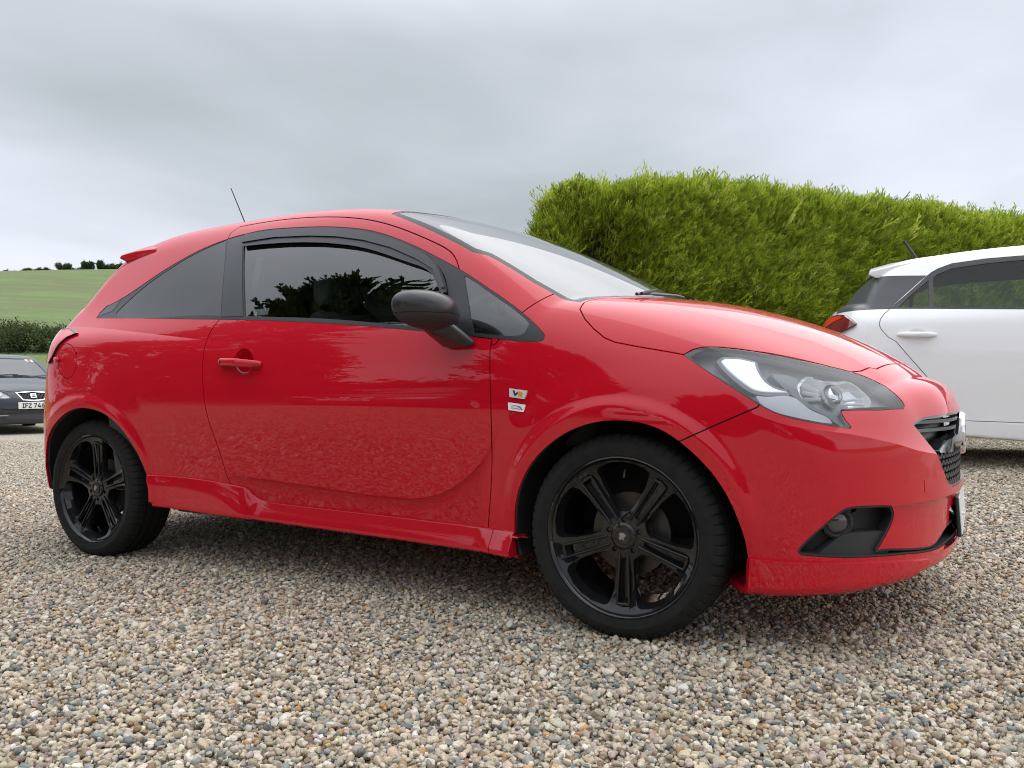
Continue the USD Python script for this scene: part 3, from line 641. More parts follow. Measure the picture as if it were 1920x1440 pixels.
class Cutter:
    def __init__(s, shape, fine, coarse):
        s.shape, s.made, s.ids = shape, {}, {}
        s.fine, s.coarse = [(P, F, shape.normal(P)) for P, F in (shape.surface(*fine), shape.surface(*coarse))]
    def solid(s, t=0, fine=False):
        """The body's volume with its skin moved in by t (out when negative)."""
        if (t, fine) not in s.made:
            P, F, N = s.fine if fine else s.coarse
            m = man(P - t * N, F).as_original()
            s.made[(t, fine)] = m; s.ids[m.original_id()] = 1
        return s.made[(t, fine)]
    def emit(s, parent, name, m, mat, sheet=None, label=None, creases=()):
        """Writes a piece; skin keeps the body's true normals. sheet: keep only the skin at that offset."""
        pieces = [m]
        for below in creases:
            pieces = [x for q in pieces for x in (q ^ below, q - below) if not x.is_empty()]
        V, Nn, Fo, k = [], [], [], 0
        for m in pieces:
            q = m.to_mesh(); v, f = A(q.vert_properties[:, :3], float), A(q.tri_verts, int)
            src = np.zeros(len(f), int)
            for a, b, i in zip(q.run_index[:-1], q.run_index[1:], q.run_original_id): src[a // 3:b // 3] = i
            skin = np.isin(src, list(s.ids))
            if sheet is not None:
                keep = src == s.made[sheet].original_id(); f, skin = f[keep], skin[keep]
            if not len(f): continue
            if skin.any():
                ids, inv = np.unique(f[skin], return_inverse=True); fs = inv.reshape(-1, 3)
                at = v[ids]
                if len(creases):        # on a crease the normal is that of the piece's own side
                    cen = v[f[skin]].mean(1); acc, cnt = np.zeros_like(at), np.zeros(len(at))
                    for c in range(3): np.add.at(acc, fs[:, c], cen); np.add.at(cnt, fs[:, c], 1)
                    t = acc / cnt[:, None] - at; at = at + t * np.minimum(1, .0012 / np.maximum(np.linalg.norm(t, axis=1, keepdims=True), 1e-9))
                n0 = s.shape.normal(at)
                fn = np.cross(v[f[skin][:, 1]] - v[f[skin][:, 0]], v[f[skin][:, 2]] - v[f[skin][:, 0]])
                d = np.einsum('ij,ij->i', fn, n0[fs[:, 0]]); sg = np.ones(len(ids)); sg[fs[d < 0].ravel()] = -1
                V.append(v[ids]); Nn.append(n0 * sg[:, None]); Fo.append(fs + k); k += len(ids)
            hard = f[~skin]
            if len(hard):
                used, inv = np.unique(hard, return_inverse=True)
                a, b, c = meshkit.arrays(trimesh.Trimesh(v[used], inv.reshape(-1, 3), process=False), 35)
                V.append(a); Nn.append(c); Fo.append(b + k); k += len(a)
        if not k: return None
        path = numbered(parent, name)
        raw(path, np.vstack(V), np.vstack(Fo), np.vstack(Nn), mat)
        if label: stage.GetPrimAtPath(path).SetCustomDataByKey('label', label)
        return path

def mirror(m): return m.mirror((0, 1, 0))
def both(m): return m + mirror(m)
NONE = manifold3d.Manifold()
CUT = {
'arch':[(-.3736,.2765),(-.3643,.3482),(-.3433,.431),(-.3048,.5009),(-.2416,.5619),(-.1819,.6047),(-.1235,.6304),(-.0689,.6474),(-.016,.6538),(.0354,.6539),(.0871,.6471),(.136,.6344),(.1923,.5994),(.2438,.5545),(.2924,.5012),(.3269,.442),(.352,.378),(.3659,.3183),(.3705,.2758),(.3716,.1866)],
'rear_arch':[(-2.8575,.3913),(-2.8367,.4575),(-2.7999,.5162),(-2.7478,.5669),(-2.6903,.6045),(-2.623,.6439),(-2.5507,.6637),(-2.4761,.6667),(-2.3984,.6582),(-2.3263,.6314),(-2.2721,.5956),(-2.2239,.5417),(-2.1792,.4768),(-2.1541,.4229),(-2.1331,.3619),(-2.1245,.3205),(-2.1259,.2574)],
'dlo':[(-2.6371,1.0742),(-2.642,1.1007),(-2.6225,1.1347),(-2.5187,1.1631),(-2.4533,1.2019),(-2.3202,1.2778),(-2.1709,1.3419),(-2.0181,1.387),(-1.93,1.4035),(-1.8401,1.4126),(-1.8129,1.4208),(-1.6032,1.4231),(-1.2801,1.394),(-1.141,1.3647),(-.9939,1.3214),(-.8472,1.2606),(-.7318,1.2035),(-.6336,1.1595),(-.5715,1.1238),(-.488,1.0755),(-.4098,1.0302),(-.3492,.9915),(-.2969,.9515),(-.2672,.9275),(-.2547,.9128),(-.2562,.8999),(-.2733,.8903),(-.3045,.89),(-.4502,.9076),(-.5203,.9187),(-.6665,.9328),(-.8635,.9588),(-1.1586,.9868),(-1.4356,1.0086),(-1.7375,1.0266),(-1.7683,1.0265),(-2.271,1.0566)],
'quarter_glass':[(-2.4983,1.0912),(-2.4823,1.1263),(-2.3994,1.2049),(-2.3079,1.2621),(-2.2112,1.3095),(-2.113,1.3492),(-2.0127,1.3795),(-1.9432,1.3946),(-1.8812,1.2903),(-1.8274,1.1747),(-1.7688,1.0429),(-2.1497,1.055),(-2.4656,1.0717)],
'quarter_tip':[(-2.6332,1.0802),(-2.6296,1.1027),(-2.6123,1.1323),(-2.5307,1.1604),(-2.5387,1.1124),(-2.5437,1.104)],
'pillar_cover':[(-1.9296,1.3983),(-1.8384,1.4073),(-1.7515,1.2554),(-1.6869,1.1349),(-1.6356,1.0369),(-1.7619,1.0396),(-1.8074,1.1423),(-1.8685,1.273)],
'door_glass':[(-1.8248,1.4008),(-1.8086,1.4075),(-1.6337,1.4081),(-1.431,1.3988),(-1.2833,1.3833),(-1.136,1.3543),(-.9897,1.3114),(-.8432,1.2498),(-.7318,1.1921),(-.6974,1.1462),(-.6628,1.0791),(-.6302,1.0141),(-.6034,.9503),(-.8266,.9681),(-1.165,1.004),(-1.4426,1.0245),(-1.6268,1.0372)],
'vent_glass':[(-.6101,1.1317),(-.568,1.1121),(-.4843,1.0629),(-.4057,1.0166),(-.3451,.9765),(-.3175,.9493),(-.3281,.9237),(-.3586,.9144),(-.4519,.921),(-.5184,.9304),(-.553,1.0101)],
'door':[(-1.9299,1.4017),(-1.934,1.4301),(-1.9028,1.4571),(-1.7456,1.4663),(-1.5346,1.4612),(-1.3109,1.4409),(-1.1664,1.4105),(-1.0661,1.3839),(-.9654,1.3482),(-.8671,1.3089),(-.7718,1.2676),(-.7068,1.2374),(-.674,1.2107),(-.6462,1.1749),(-.6121,1.1139),(-.5696,1.0233),(-.5316,.9249),(-.5201,.9175),(-.4502,.9076),(-.4441,.9016),(-.4476,.8468),(-.4387,.7153),(-.4465,.5195),(-.4687,.3772),(-.4897,.2782),(-.8143,.2753),(-1.22,.2759),(-1.5609,.2844),(-1.6317,.2961),(-1.6678,.3207),(-1.6888,.3461),(-1.7083,.3934),(-1.719,.4669),(-1.7323,.5314),(-1.7603,.5954),(-1.7762,.7023),(-1.7937,.8092),(-1.7999,.8955),(-1.8026,.9545),(-1.7855,1.0004),(-1.767,1.0242),(-1.7659,1.0413),(-1.8074,1.1423),(-1.8709,1.2732)],
'bonnet':[(-.1871,-.1074),(-.1682,-.1533),(-.1373,-.1969),(-.0992,-.2296),(-.0587,-.2549),(-.0227,-.2655),(.0558,-.2732),(.1883,-.2829),(.2111,-.263),(.2388,-.2495),(.2816,-.2393),(.2768,-.24),(.3701,-.2208),(.4364,-.1967),(.5012,-.168),(.5651,-.1336),(.605,-.1055),(.6258,-.0656),(.643,-.0063),(.6595,.0164),(.7008,.264)],
'bumper_seam':[(.1929,.5972),(.2933,.6456),(.4011,.6949)],
'headlight':[(-.4231,.4606),(-.4022,.4706),(-.372,.4764),(-.3474,.4719),(-.3174,.4629),(-.2816,.45),(-.2353,.4348),(-.1869,.4197),(-.1366,.4043),(-.0629,.3889),(-.0045,.3773),(.0575,.3669),(.1186,.35),(.1558,.3264),(.1634,.2924),(.1751,.2721),(.1795,.2549),(.1703,.2422),(.0624,.2272),(-.0593,.2242),(-.0588,.2134),(-.0531,.1952),(-.0433,.1789),(-.0464,.1714),(-.091,.1781),(-.1405,.1895),(-.2012,.2094),(-.2405,.2302),(-.277,.2626),(-.3112,.3042),(-.3542,.3573),(-.389,.4075)],
'lens_inner':[(-.4062,.4477),(-.3893,.4601),(-.3659,.4648),(-.3211,.4527),(-.2412,.4221),(-.1439,.3913),(-.0121,.3663),(.0925,.3483),(.1417,.3162),(.1584,.27),(.1646,.2528),(.1453,.2447),(-.0574,.2304),(-.0663,.2135),(-.0575,.181),(-.1387,.1973),(-.1999,.2177),(-.2396,.2377),(-.2761,.2707),(-.31,.3127),(-.3647,.3805)],
'drl':[(-.332,.4183),(-.321,.4237),(-.2854,.4137),(-.2518,.3961),(-.2551,.3678),(-.2468,.3299),(-.2274,.3059),(-.1952,.2906),(-.2476,.2998),(-.2754,.3127),(-.2944,.3359),(-.3161,.3726)],
'turn':[(-.2727,.2942),(-.2198,.2827),(-.1796,.2726),(-.147,.2378),(-.1067,.2145),(-.0905,.1929),(-.1443,.2029),(-.1991,.2226),(-.239,.2425),(-.2649,.2681)],
'main_lamp':[(-.1518,.3358),(-.074,.3349),(-.0128,.3303),(.0446,.3206),(.0743,.2945),(.0741,.262),(.0683,.2416),(.0038,.2373),(-.0939,.2354),(-.128,.2437),(-.1487,.2593),(-.1586,.2745),(-.1599,.3051)],
'shroud':[(-.216,.3544),(-.1731,.3464),(-.1527,.3336),(-.1577,.3011),(-.1528,.2705),(-.1402,.2516),(-.1193,.2362),(-.0621,.2278),(-.0663,.2135),(-.0575,.181),(-.085,.1997),(-.1058,.218),(-.1462,.2413),(-.1787,.2761),(-.1982,.3042),(-.213,.3333)],
'grille':[(-.4632,.6401),(-.3724,.6491),(-.1603,.6606),(-.0532,.4504),(-.2214,.4484),(-.2733,.4491),(-.343,.4564),(-.3886,.4747),(-.4553,.561),(-.4561,.6169)],
'fog':[(-.0272,.3529),(-.0062,.3831),(.0266,.4173),(.0731,.4583),(.0978,.4721),(.1368,.4762),(.2174,.4732),(.2385,.4686),(.2493,.452),(.2473,.4269),(.2237,.388),(.1961,.3516),(.2791,.3465),(.4143,.3325),(.4573,.3433),(.5087,.3673),(.5814,.3728),(.6245,.3742),(.6629,.3141),(.5406,.3156),(.4415,.3134),(.3099,.3252),(.1741,.3331),(.0435,.3382),(-.0196,.341)],
'fog_lamp':[(.0574,.43),(.0652,.4462),(.0813,.4562),(.098,.4539),(.1092,.4373),(.1108,.417),(.103,.4011),(.086,.3975),(.0697,.4057),(.0596,.4179)],
'lip':[(-.1438,.3194),(-.0832,.3218),(-.0119,.3242),(.0833,.3251),(.2253,.3166),(.3929,.2997),(.3998,.2887),(.3727,.2775),(.0907,.2469)],
'skirt':[(-2.1342,.3825),(-1.6888,.3461),(-1.6682,.3185),(-1.6321,.2939),(-1.5612,.2833),(-1.2202,.2748),(-.8144,.2743),(-.49,.2755),(-.3675,.2762),(-.3452,.1989),(-2.1285,.2524)],
'tail_lamp':[(-2.7819,.9852),(-2.6569,1.0011),(-2.6935,.9794),(-2.7122,.9475),(-2.7314,.9161),(-2.7642,.8826),(-2.7811,.8658)],
'fuel':[(-2.5835,.8719),(-2.581,.8515),(-2.5838,.8326),(-2.5914,.8164),(-2.6029,.804),(-2.6178,.7963),(-2.6354,.7937),(-2.6543,.7965),(-2.6728,.8046),(-2.6896,.8173),(-2.7044,.834),(-2.7164,.8534),(-2.7247,.8743),(-2.7284,.8952),(-2.727,.9146),(-2.7217,.9312),(-2.7132,.9439),(-2.7008,.9518),(-2.684,.9541),(-2.6633,.9508),(-2.6411,.9421),(-2.6204,.9289),(-2.6035,.9121),(-2.5912,.8927)],
'handle_cup':[(-1.5184,.8498),(-1.5184,.8364),(-1.5222,.824),(-1.5296,.8134),(-1.5399,.8053),(-1.5524,.8003),(-1.5662,.7986),(-1.5804,.8005),(-1.5941,.8058),(-1.6063,.8142),(-1.6163,.8252),(-1.6234,.8379),(-1.6273,.8515),(-1.6277,.8652),(-1.6245,.8778),(-1.618,.8886),(-1.6084,.8968),(-1.5963,.9018),(-1.5824,.9033),(-1.5678,.9012),(-1.5534,.8956),(-1.5404,.8871),(-1.5298,.8761),(-1.5223,.8634)],
'deflector':[(-1.791,1.349),(-1.8185,1.3917),(-1.8026,1.4069),(-1.6337,1.4081),(-1.431,1.3988),(-1.2833,1.3833),(-1.136,1.3543),(-.9897,1.3114),(-.8432,1.2498),(-.741,1.1962),(-.7013,1.1465),(-.6641,1.076),(-.6872,1.0775),(-.7104,1.1146),(-.74,1.1462),(-.7876,1.1827),(-.8643,1.1965),(-.9602,1.2358),(-1.0567,1.2692),(-1.2009,1.3043),(-1.3469,1.3277),(-1.5459,1.3441),(-1.7014,1.3494)],
'deflector_fold':[(-1.8038,1.3693),(-1.6128,1.3739),(-1.4098,1.3601),(-1.263,1.3426),(-1.1178,1.3136),(-.9737,1.271),(-.8296,1.2121),(-.7427,1.1663),(-.6846,1.0934)],
'plug':[(.3682,.5279),(.3789,.5301),(.4204,.5249),(.4308,.5179),(.4294,.4904),(.4185,.4851),(.3807,.4886),(.367,.4966)],
'wind':[(-.1872,-.7115,1.021),(-.255,-.7033,1.0403),(-.293,-.7046,1.0597),(-.3598,-.7025,1.0962),(-.5479,-.6747,1.2033),(-.6096,-.6801,1.2199),(-.7926,-.6315,1.3095),(-.974,-.5814,1.3883),(-1.063,-.5536,1.4235)],
'repeater':[(-.3669,.7472),(-.3015,.7395),(-.3052,.7256),(-.3114,.7131),(-.3652,.7198)],
'badge':[(-.3726,.7029),(-.3077,.6954),(-.3108,.6826),(-.3156,.6721),(-.3721,.6786)],
'handle':[(-1.7003,-.8306,.8549),(-1.4748,-.8278,.8409)],
}# ------------------------------------------------------------------ wheels
def tyre_mesh(R=.308, rim=.230, w=.212, n=384):
    """Profile points (height across the tyre, radius) swept round, with sipes cut into the shoulders."""
    h = w / 2
    prof = [(-h + .022, rim), (-h + .006, rim + .012), (-h, rim + .036), (-h + .003, R - .028), (-h + .014, R - .012), (-h + .024, R - .005), (-h + .040, R - .001)]
    for c in (-.042, 0, .042): prof += [(c - .0055, R), (c - .005, R - .008), (c + .005, R - .008), (c + .0055, R)]
    prof += [(-a, b) for a, b in prof[:7][::-1]]
    p = A(prof); k = len(p); th = np.arange(n) * 2 * np.pi / n
    r = np.repeat(p[None, :, 1], n, 0)
    cut = (np.arange(n) % 6 == 0)
    for j in (4, 5, 6, k - 5, k - 6, k - 7): r[cut, j] -= .0045
    v = np.stack([r * np.sin(th)[:, None], np.broadcast_to(p[:, 0], r.shape), r * np.cos(th)[:, None]], -1).reshape(-1, 3)
    i, j = np.meshgrid(np.arange(n), np.arange(k - 1), indexing='ij'); i2 = (i + 1) % n
    q = np.stack([i * k + j, i * k + j + 1, i2 * k + j + 1, i2 * k + j], -1).reshape(-1, 4)
    return trimesh.Trimesh(v, np.vstack([q[:, [0, 1, 2]], q[:, [0, 2, 3]]]), process=False)

def polar(r, deg, y): a = math.radians(deg); return (r * math.cos(a), y, r * math.sin(a))

def alloy(rot):
    """Five double spokes on a deep rim; the outer face looks along -y."""
    rim = revolve([(.2395, -.0985), (.2405, -.092), (.235, -.086), (.228, -.060), (.220, .02), (.216, .09), (.228, .10), (.228, .105), (.211, .105), (.211, .02), (.219, -.060), (.227, -.088), (.2325, -.0975), (.236, -.100)], 144)
    face = revolve([(0, -.070), (.060, -.068), (.125, -.061), (.190, -.067), (.222, -.086), (.236, -.094), (.236, -.080), (.220, -.055), (.190, -.042), (.060, -.040), (0, -.036)], 128)
    holes, ridges = [], []
    def ring(c, pairs):
        return Polygon([(r * math.cos(math.radians(c + d)), r * math.sin(math.radians(c + d))) for r, d in pairs])
    for k in range(5):
        c = rot + 36 + 72 * k
        w = ring(c, [(.080, -11), (.120, -20.5), (.160, -23), (.206, -22), (.210, -10), (.211, 0), (.210, 10), (.206, 22), (.160, 23), (.120, 20.5), (.080, 11)]).buffer(-.013).buffer(.013)
        holes.append(prism(w, 'xz', -.2, .2))
        out = w.buffer(.010); wide = prism(out, 'xz', -.2, -.058)
        bevel = pts_hull([(x, y, z) for q, y in ((w.buffer(.020), -.106), (w.buffer(-.001), -.050)) for x, z in list(q.exterior.coords)[::2]])
        holes.append(bevel)
        a = rot + 72 * k
        slot = ring(a, [(.066, -5.5), (.200, -4.4), (.203, 0), (.200, 4.4), (.066, 5.5)]).buffer(.0005)
        holes.append(prism(slot, 'xz', -.2, -.050))
        for s in (-1, 1):
            ridges.append(hull((polar(.056, a + s * 13, -.070), .0040), (polar(.130, a + s * 6.6, -.068), .0036), (polar(.202, a + s * 5.4, -.078), .0034), seg=10))
        ridges.append(hull((polar(.202, a - 5.4, -.078), .0034), (polar(.206, a, -.079), .0032), (polar(.202, a + 5.4, -.078), .0034), seg=10))
        holes.append(revolve([(0, -.09), (.0085, -.09), (.0085, -.055), (0, -.055)], 20).translate(polar(.050, c, 0)))
    hub = revolve([(0, -.076), (.034, -.076), (.040, -.072), (.043, -.06), (0, -.06)], 64)
    m = manifold3d.Manifold.batch_boolean([rim, face], manifold3d.OpType.Add) - manifold3d.Manifold.batch_boolean(holes, manifold3d.OpType.Add)
    return manifold3d.Manifold.batch_boolean([m, hub, *ridges], manifold3d.OpType.Add)

def griffin():
    """A small winged beast head for the badges, a few millimetres deep, facing -y, about 1 unit across."""
    s = Polygon([(-.62, -.30), (-.40, .10), (-.55, .42), (-.20, .60), (.05, .48), (.20, .62), (.34, .40), (.66, .22), (.40, .10), (.52, -.10), (.28, -.08), (.16, -.34), (.34, -.62), (.02, -.50), (-.12, -.22), (-.30, -.60)])
    return prism(s.buffer(.03), 'xz', -.08, .08)

def cap_parts(parent, y, r):
    c = obj(parent, 'centre_cap', join(revolve([(0, y), (r * .93, y + .001), (r * .96, y + .012), (0, y + .012)], 40)), SATIN_BLACK)
    obj(c, 'cap_ring', join(revolve([(r * .86, y - .0018), (r, y - .001), (r, y + .004), (r * .86, y + .002)], 48)), STEEL)
    obj(c, 'cap_emblem', join(griffin().scale((r * .72, .02, r * .72)).translate((0, y - .001, 0))), BADGE_GREY)

def wheel(parent, x, y, z, rot, steel_disc=.125, rim_mat=None, R=.308):
    """side -1 looks to the car's right; the left wheels are turned round."""
    side = -1 if y < 0 else 1
    w = UsdGeom.Xform.Define(stage, numbered(parent, 'wheel'))
    w.AddTranslateOp().Set(Gf.Vec3d(x, y, z))
    if side > 0: w.AddRotateZOp().Set(180.0)
    p = str(w.GetPath())
    obj(p, 'tyre', tyre_mesh(R), RUBBER, 25)
    obj(p, 'rim', join(alloy(rot)), rim_mat or WHEEL_BLACK, 28)
    cap_parts(p, -.0775, .0255)
    obj(p, 'brake_disc', join(revolve([(.07, -.008), (steel_disc, -.008), (steel_disc, .012), (.07, .012)], 64), revolve([(0, -.028), (.072, -.026), (.074, .03), (0, .03)], 48)), STEEL)
    obj(p, 'valve', join(hull((polar(.196, rot + 36 + 144, -.055), .0045), (polar(.176, rot + 36 + 144, -.066), .004), seg=10)), SATIN_BLACK)
    for k in range(5): obj(p, 'wheel_bolt', join(revolve([(0, -.062), (.006, -.062), (.0065, -.05), (0, -.05)], 6).translate(polar(.050, rot + 36 + 72 * k, 0))), STEEL)
    return p

def seat(parent, name, x, y, rear=False, w=.48):
    b = pts = None
    back = manifold3d.Manifold.batch_hull([manifold3d.Manifold.sphere(.05, 14).translate(c) for c in
           [(x - .02, y + s * (w / 2 - .06), .50) for s in (-1, 1)] + [(x - .20, y + s * (w / 2 - .10), 1.02) for s in (-1, 1)] + [(x + .06, y + s * (w / 2 - .05), .52) for s in (-1, 1)] + [(x - .12, y + s * (w / 2 - .11), .98) for s in (-1, 1)]])
    cush = rbox((x + .26, y, .44), (.52, w, .16), .05)
    s_ = obj(parent, name, join(back + cush), SEAT_CLOTH, 40)
    if not rear:
        obj(s_, 'headrest', join(hull((( x - .21, y - .10, 1.13), .045), ((x - .21, y + .10, 1.13), .045), ((x - .235, y - .08, 1.23), .04), ((x - .235, y + .08, 1.23), .04)),
            *[hull(((x - .20, y + q, 1.0), .007), ((x - .21, y + q, 1.12), .007), seg=8) for q in (-.05, .05)]), SEAT_CLOTH, 40)
    return s_

def smooth_run(p, k=6):
    p = A(p, float)
    if len(p) < 4: return p
    t = np.r_[0, np.cumsum(np.maximum(np.linalg.norm(np.diff(p, axis=0), axis=1), 1e-6) ** .5)]
    q = p.copy(); q[1:-1] = .5 * p[1:-1] + .25 * (p[:-2] + p[2:]) if len(p) > 8 else p[1:-1]
    return CubicSpline(t, q)(np.linspace(0, t[-1], k * len(p)))
def smooth_loop(p, corner=34):
    """A closed outline rounded between its corners."""
    p = A(p, float); p = p[np.r_[True, np.linalg.norm(np.diff(p, axis=0), axis=1) > 1e-5]]
    a, b = p - np.roll(p, 1, 0), np.roll(p, -1, 0) - p
    turn = np.abs(np.degrees(np.arctan2(a[:, 0] * b[:, 1] - a[:, 1] * b[:, 0], (a * b).sum(1))))
    c = np.flatnonzero(turn > corner)
    if len(c) < 1: return smooth_run(np.vstack([p, p[:1]]))[:-1]
    out = []
    for i, j in zip(c, np.r_[c[1:], c[0] + len(p)]):
        run = p[np.arange(i, j + 1) % len(p)]
        out.append(smooth_run(run)[:-1] if len(run) > 3 else run[:-1])
    return np.vstack(out)

def arch_hole(poly, x0, x1):
    return poly.union(Polygon([(x0, -.5), (x1, -.5), (x1, .27), (x0, .27)])).buffer(.0005)

# ------------------------------------------------------------------ the red hatchback
def build_red():
    C = Cutter(RED, (640, 360, 90), (300, 170, 50))
    car = thing('red_hatchback', 'glossy red three-door hatchback with black wheels and black door mirrors', 'car')
    pg = lambda k, b=0: Polygon(smooth_loop(CUT[k])).buffer(0).buffer(b)
    right = lambda p: prism(p, 'xz', -1.3, -.25)
    arch = arch_hole(Polygon(smooth_run(CUT['arch'])).convex_hull, -.372, .3735); rarch = arch_hole(Polygon(smooth_run(CUT['rear_arch'])).convex_hull.union(Polygon([(-2.862, -.5), (-2.112, -.5), (-2.112, .262), (-2.35, .45), (-2.862, .40)])), -2.862, -2.112)
    wells = both(prism(arch, 'xz', -1.3, -.50) + prism(rarch, 'xz', -1.3, -.50))
    # windscreen and tailgate outlines
    ys = np.linspace(-1, 1, 25)
    side = [(q[0], q[1]) for q in CUT['wind'][2:]]
    base = [(-.187 + .147 * (1 - t * t), .711 * t) for t in ys]
    topx, topy = side[-1]
    ws_poly = Polygon([*base, *[(a, -b) for a, b in side], *[(topx + .10 * (1 - t * t), abs(topy) * t) for t in np.linspace(1, -1, 17)][1:-1], *side[::-1]])
    if not ws_poly.is_valid: ws_poly = ws_poly.buffer(0)
    ws_hole = prism(ws_poly, 'xy', .9, 1.8)
    tg_glass = Polygon([(-.56, 1.07), (.56, 1.07), (.47, 1.345), (.3, 1.36), (-.3, 1.36), (-.47, 1.345)]).buffer(.02)
    tg_hole = prism(tg_glass, 'yz', -3.5, -2.6)
    # bonnet outline, seen from above and a little from the side; the middle line closes it
    mid = [(.718, .815), (.6, .878), (.45, .947), (.3, 1.0), (.15, 1.035), (0, 1.057), (-.03, 1.062)]
    Bd = basis(DIRS['d'])
    rear = [(-.187 + .147 * (1 - t * t) + .014, .711 * t) for t in np.linspace(0, -1, 12)][1:]
    zr = lambda x, y: float(RED.top(A(x), A(abs(y))))
    bon = list(CUT['bonnet'][1:]) + [(x, .866 * .01 + .5 * z) for x, z in mid] + [tuple((Bd @ A([x, y, zr(x, y)]))[:2]) for x, y in rear]
    bon = Polygon(bon).buffer(0)
    bonnet_p = lambda b: both(prism(bon.buffer(b).intersection(Polygon([(-1, -2), (2, -2), (2, 2), (-1, 2)])), 'd', .60, 1.4))
    head = lambda b, k='headlight': prism(pg(k, b), 'f', .55, 1.25)
    fog = lambda b, k='fog': prism(pg(k, b), 'g', .55, 1.25)
    grille_r = pg('grille')
    gp = Polygon([(-.52, .640), (-.46, .655), (-.30, .663), (0, .668), (.30, .663), (.46, .655), (.52, .640), (.405, .51), (.36, .462), (.31, .45), (0, .447), (-.31, .45), (-.36, .462), (-.405, .51)]).buffer(.004)
    grille = lambda b: prism(gp.buffer(b), 'yz', .60, 1.2)
    slot = Polygon([(-.36, .262), (.36, .262), (.33, .292), (.30, .385), (-.30, .385), (-.33, .292)])
    slot_hole = prism(slot, 'yz', .6, 1.2)
    tail = Polygon([(-3.4, .86), (-2.80, .865), (-2.765, .90), (-2.735, .95), (-2.70, .985), (-2.655, 1.002), (-2.75, 1.03), (-3.4, 1.03)])
    tail_p = lambda b: both(prism(tail.buffer(b), 'xz', -1.2, -.50))
    dlo = lambda b: both(right(pg('dlo', b)))
    door = lambda b: right(pg('door', b))
    fuel, cup = right(pg('fuel')), right(pg('handle_cup'))
    skin = C.solid(0, True) - C.solid(.008) - wells - dlo(0) - ws_hole - tg_hole - both(head(0)) - both(fog(0)) - grille(0) - slot_hole - tail_p(0)
    body = skin
    def take(name, out, inn, mat=RED_PAINT, parent=car, label=None, creases=()):
        nonlocal body
        m = body ^ inn; body = body - out
        return C.emit(parent, name, m, mat, label=label, creases=creases), m
    g = .0021
    bonnet, _ = take('bonnet', bonnet_p(g), bonnet_p(-g))
    below = lambda fn, x0, x1: prism(Polygon([(x, float(fn(x))) for x in np.linspace(x0, x1, 60)] + [(x1, -.5), (x0, -.5)]), 'xz', -1.3, 1.3)
    blade, haunch, chin, shelf_ = below(blade_line, -1.85, -.42), below(haunch_line, -3.4, -1.5), below(chin_line, .31, 1.2), below(shelf_line, .46, 1.2)
    doors = []
    for s in (0, 1):
        f = (lambda m: m) if s == 0 else mirror
        m = (body ^ f(door(-g))) - f(cup); body = body - f(door(g))
        doors.append(C.emit(car, 'door', m, RED_PAINT, creases=[blade]))
    seam = CUT['bumper_seam']
    fb = Polygon([(.10, -.3), (.10, .55), seam[0], seam[1], seam[2], (.44, .78), (.44, 1.4), (1.3, 1.4), (1.3, -.3)])
    bumper, _ = take('front_bumper', prism(fb.buffer(g), 'xz', -1.3, 1.3), prism(fb.buffer(-g), 'xz', -1.3, 1.3), creases=[chin, shelf_])
    fen = Polygon([(-.75, -.1), (-.75, .80), (-.43, .89), (-.345, .995), (-.300, 1.037), (-.262, 1.075), (-.2, 1.3), (.44, 1.3), (.44, -.1)])
    for s in (0, 1):
        f = (lambda m: m) if s == 0 else mirror
        take('front_fender', f(right(fen.buffer(g))), f(right(fen.buffer(-g))))
    rb = Polygon([(-3.5, 0), (-2.75, 0), (-2.80, .60), (-2.88, .74), (-3.5, .74)])
    take('rear_bumper', prism(rb.buffer(g), 'xz', -1.3, 1.3), prism(rb.buffer(-g), 'xz', -1.3, 1.3))
    tgp = Polygon([(-.62, .74), (.62, .74), (.62, 1.03), (.545, 1.385), (.3, 1.44), (-.3, 1.44), (-.545, 1.385), (-.62, 1.03)])
    tgate, _ = take('tailgate', prism(tgp.buffer(g), 'yz', -3.5, -2.66), prism(tgp.buffer(-g), 'yz', -3.5, -2.66))
    flap_ring = pg('fuel', .0022).difference(pg('fuel', -.0015))
    flap = C.emit(car, 'fuel_flap', body ^ right(pg('fuel', -.0015)), RED_PAINT)
    body = body - right(pg('fuel', .0018))
    shell = C.emit(car, 'body_shell', body, RED_PAINT, creases=[haunch])
    obj(flap, 'flap_knob', join(hull(((-2.735, -.862, .883), .012), ((-2.715, -.868, .880), .010))), RED_PAINT)
    # what shows dark through the gaps, and the cabin lining
    frame = C.solid(.011) - C.solid(.018) - wells - dlo(-.010) - prism(ws_poly.buffer(-.012), 'xy', .9, 1.8) - prism(tg_glass.buffer(-.012), 'yz', -3.5, -2.6) - both(head(.004)) - both(fog(.004)) - grille(.004) - slot_hole - tail_p(.004) - both(right(pg('handle_cup', .01)))
    C.emit(car, 'inner_frame', frame, INTERIOR)
    # glass and trim round the side windows, both sides
    win = lambda a, b: C.solid(a) - C.solid(b)
    ring = win(.0015, .009) ^ right(pg('dlo', -.0012))
    gl = {k: pg(k) for k in ('quarter_glass', 'door_glass', 'vent_glass', 'quarter_tip', 'pillar_cover')}
    ring = ring - right(gl['quarter_glass'].union(gl['door_glass']).union(gl['vent_glass']).union(gl['pillar_cover'].buffer(.002)).union(gl['quarter_tip']))
    on_door = right(pg('door', .0))
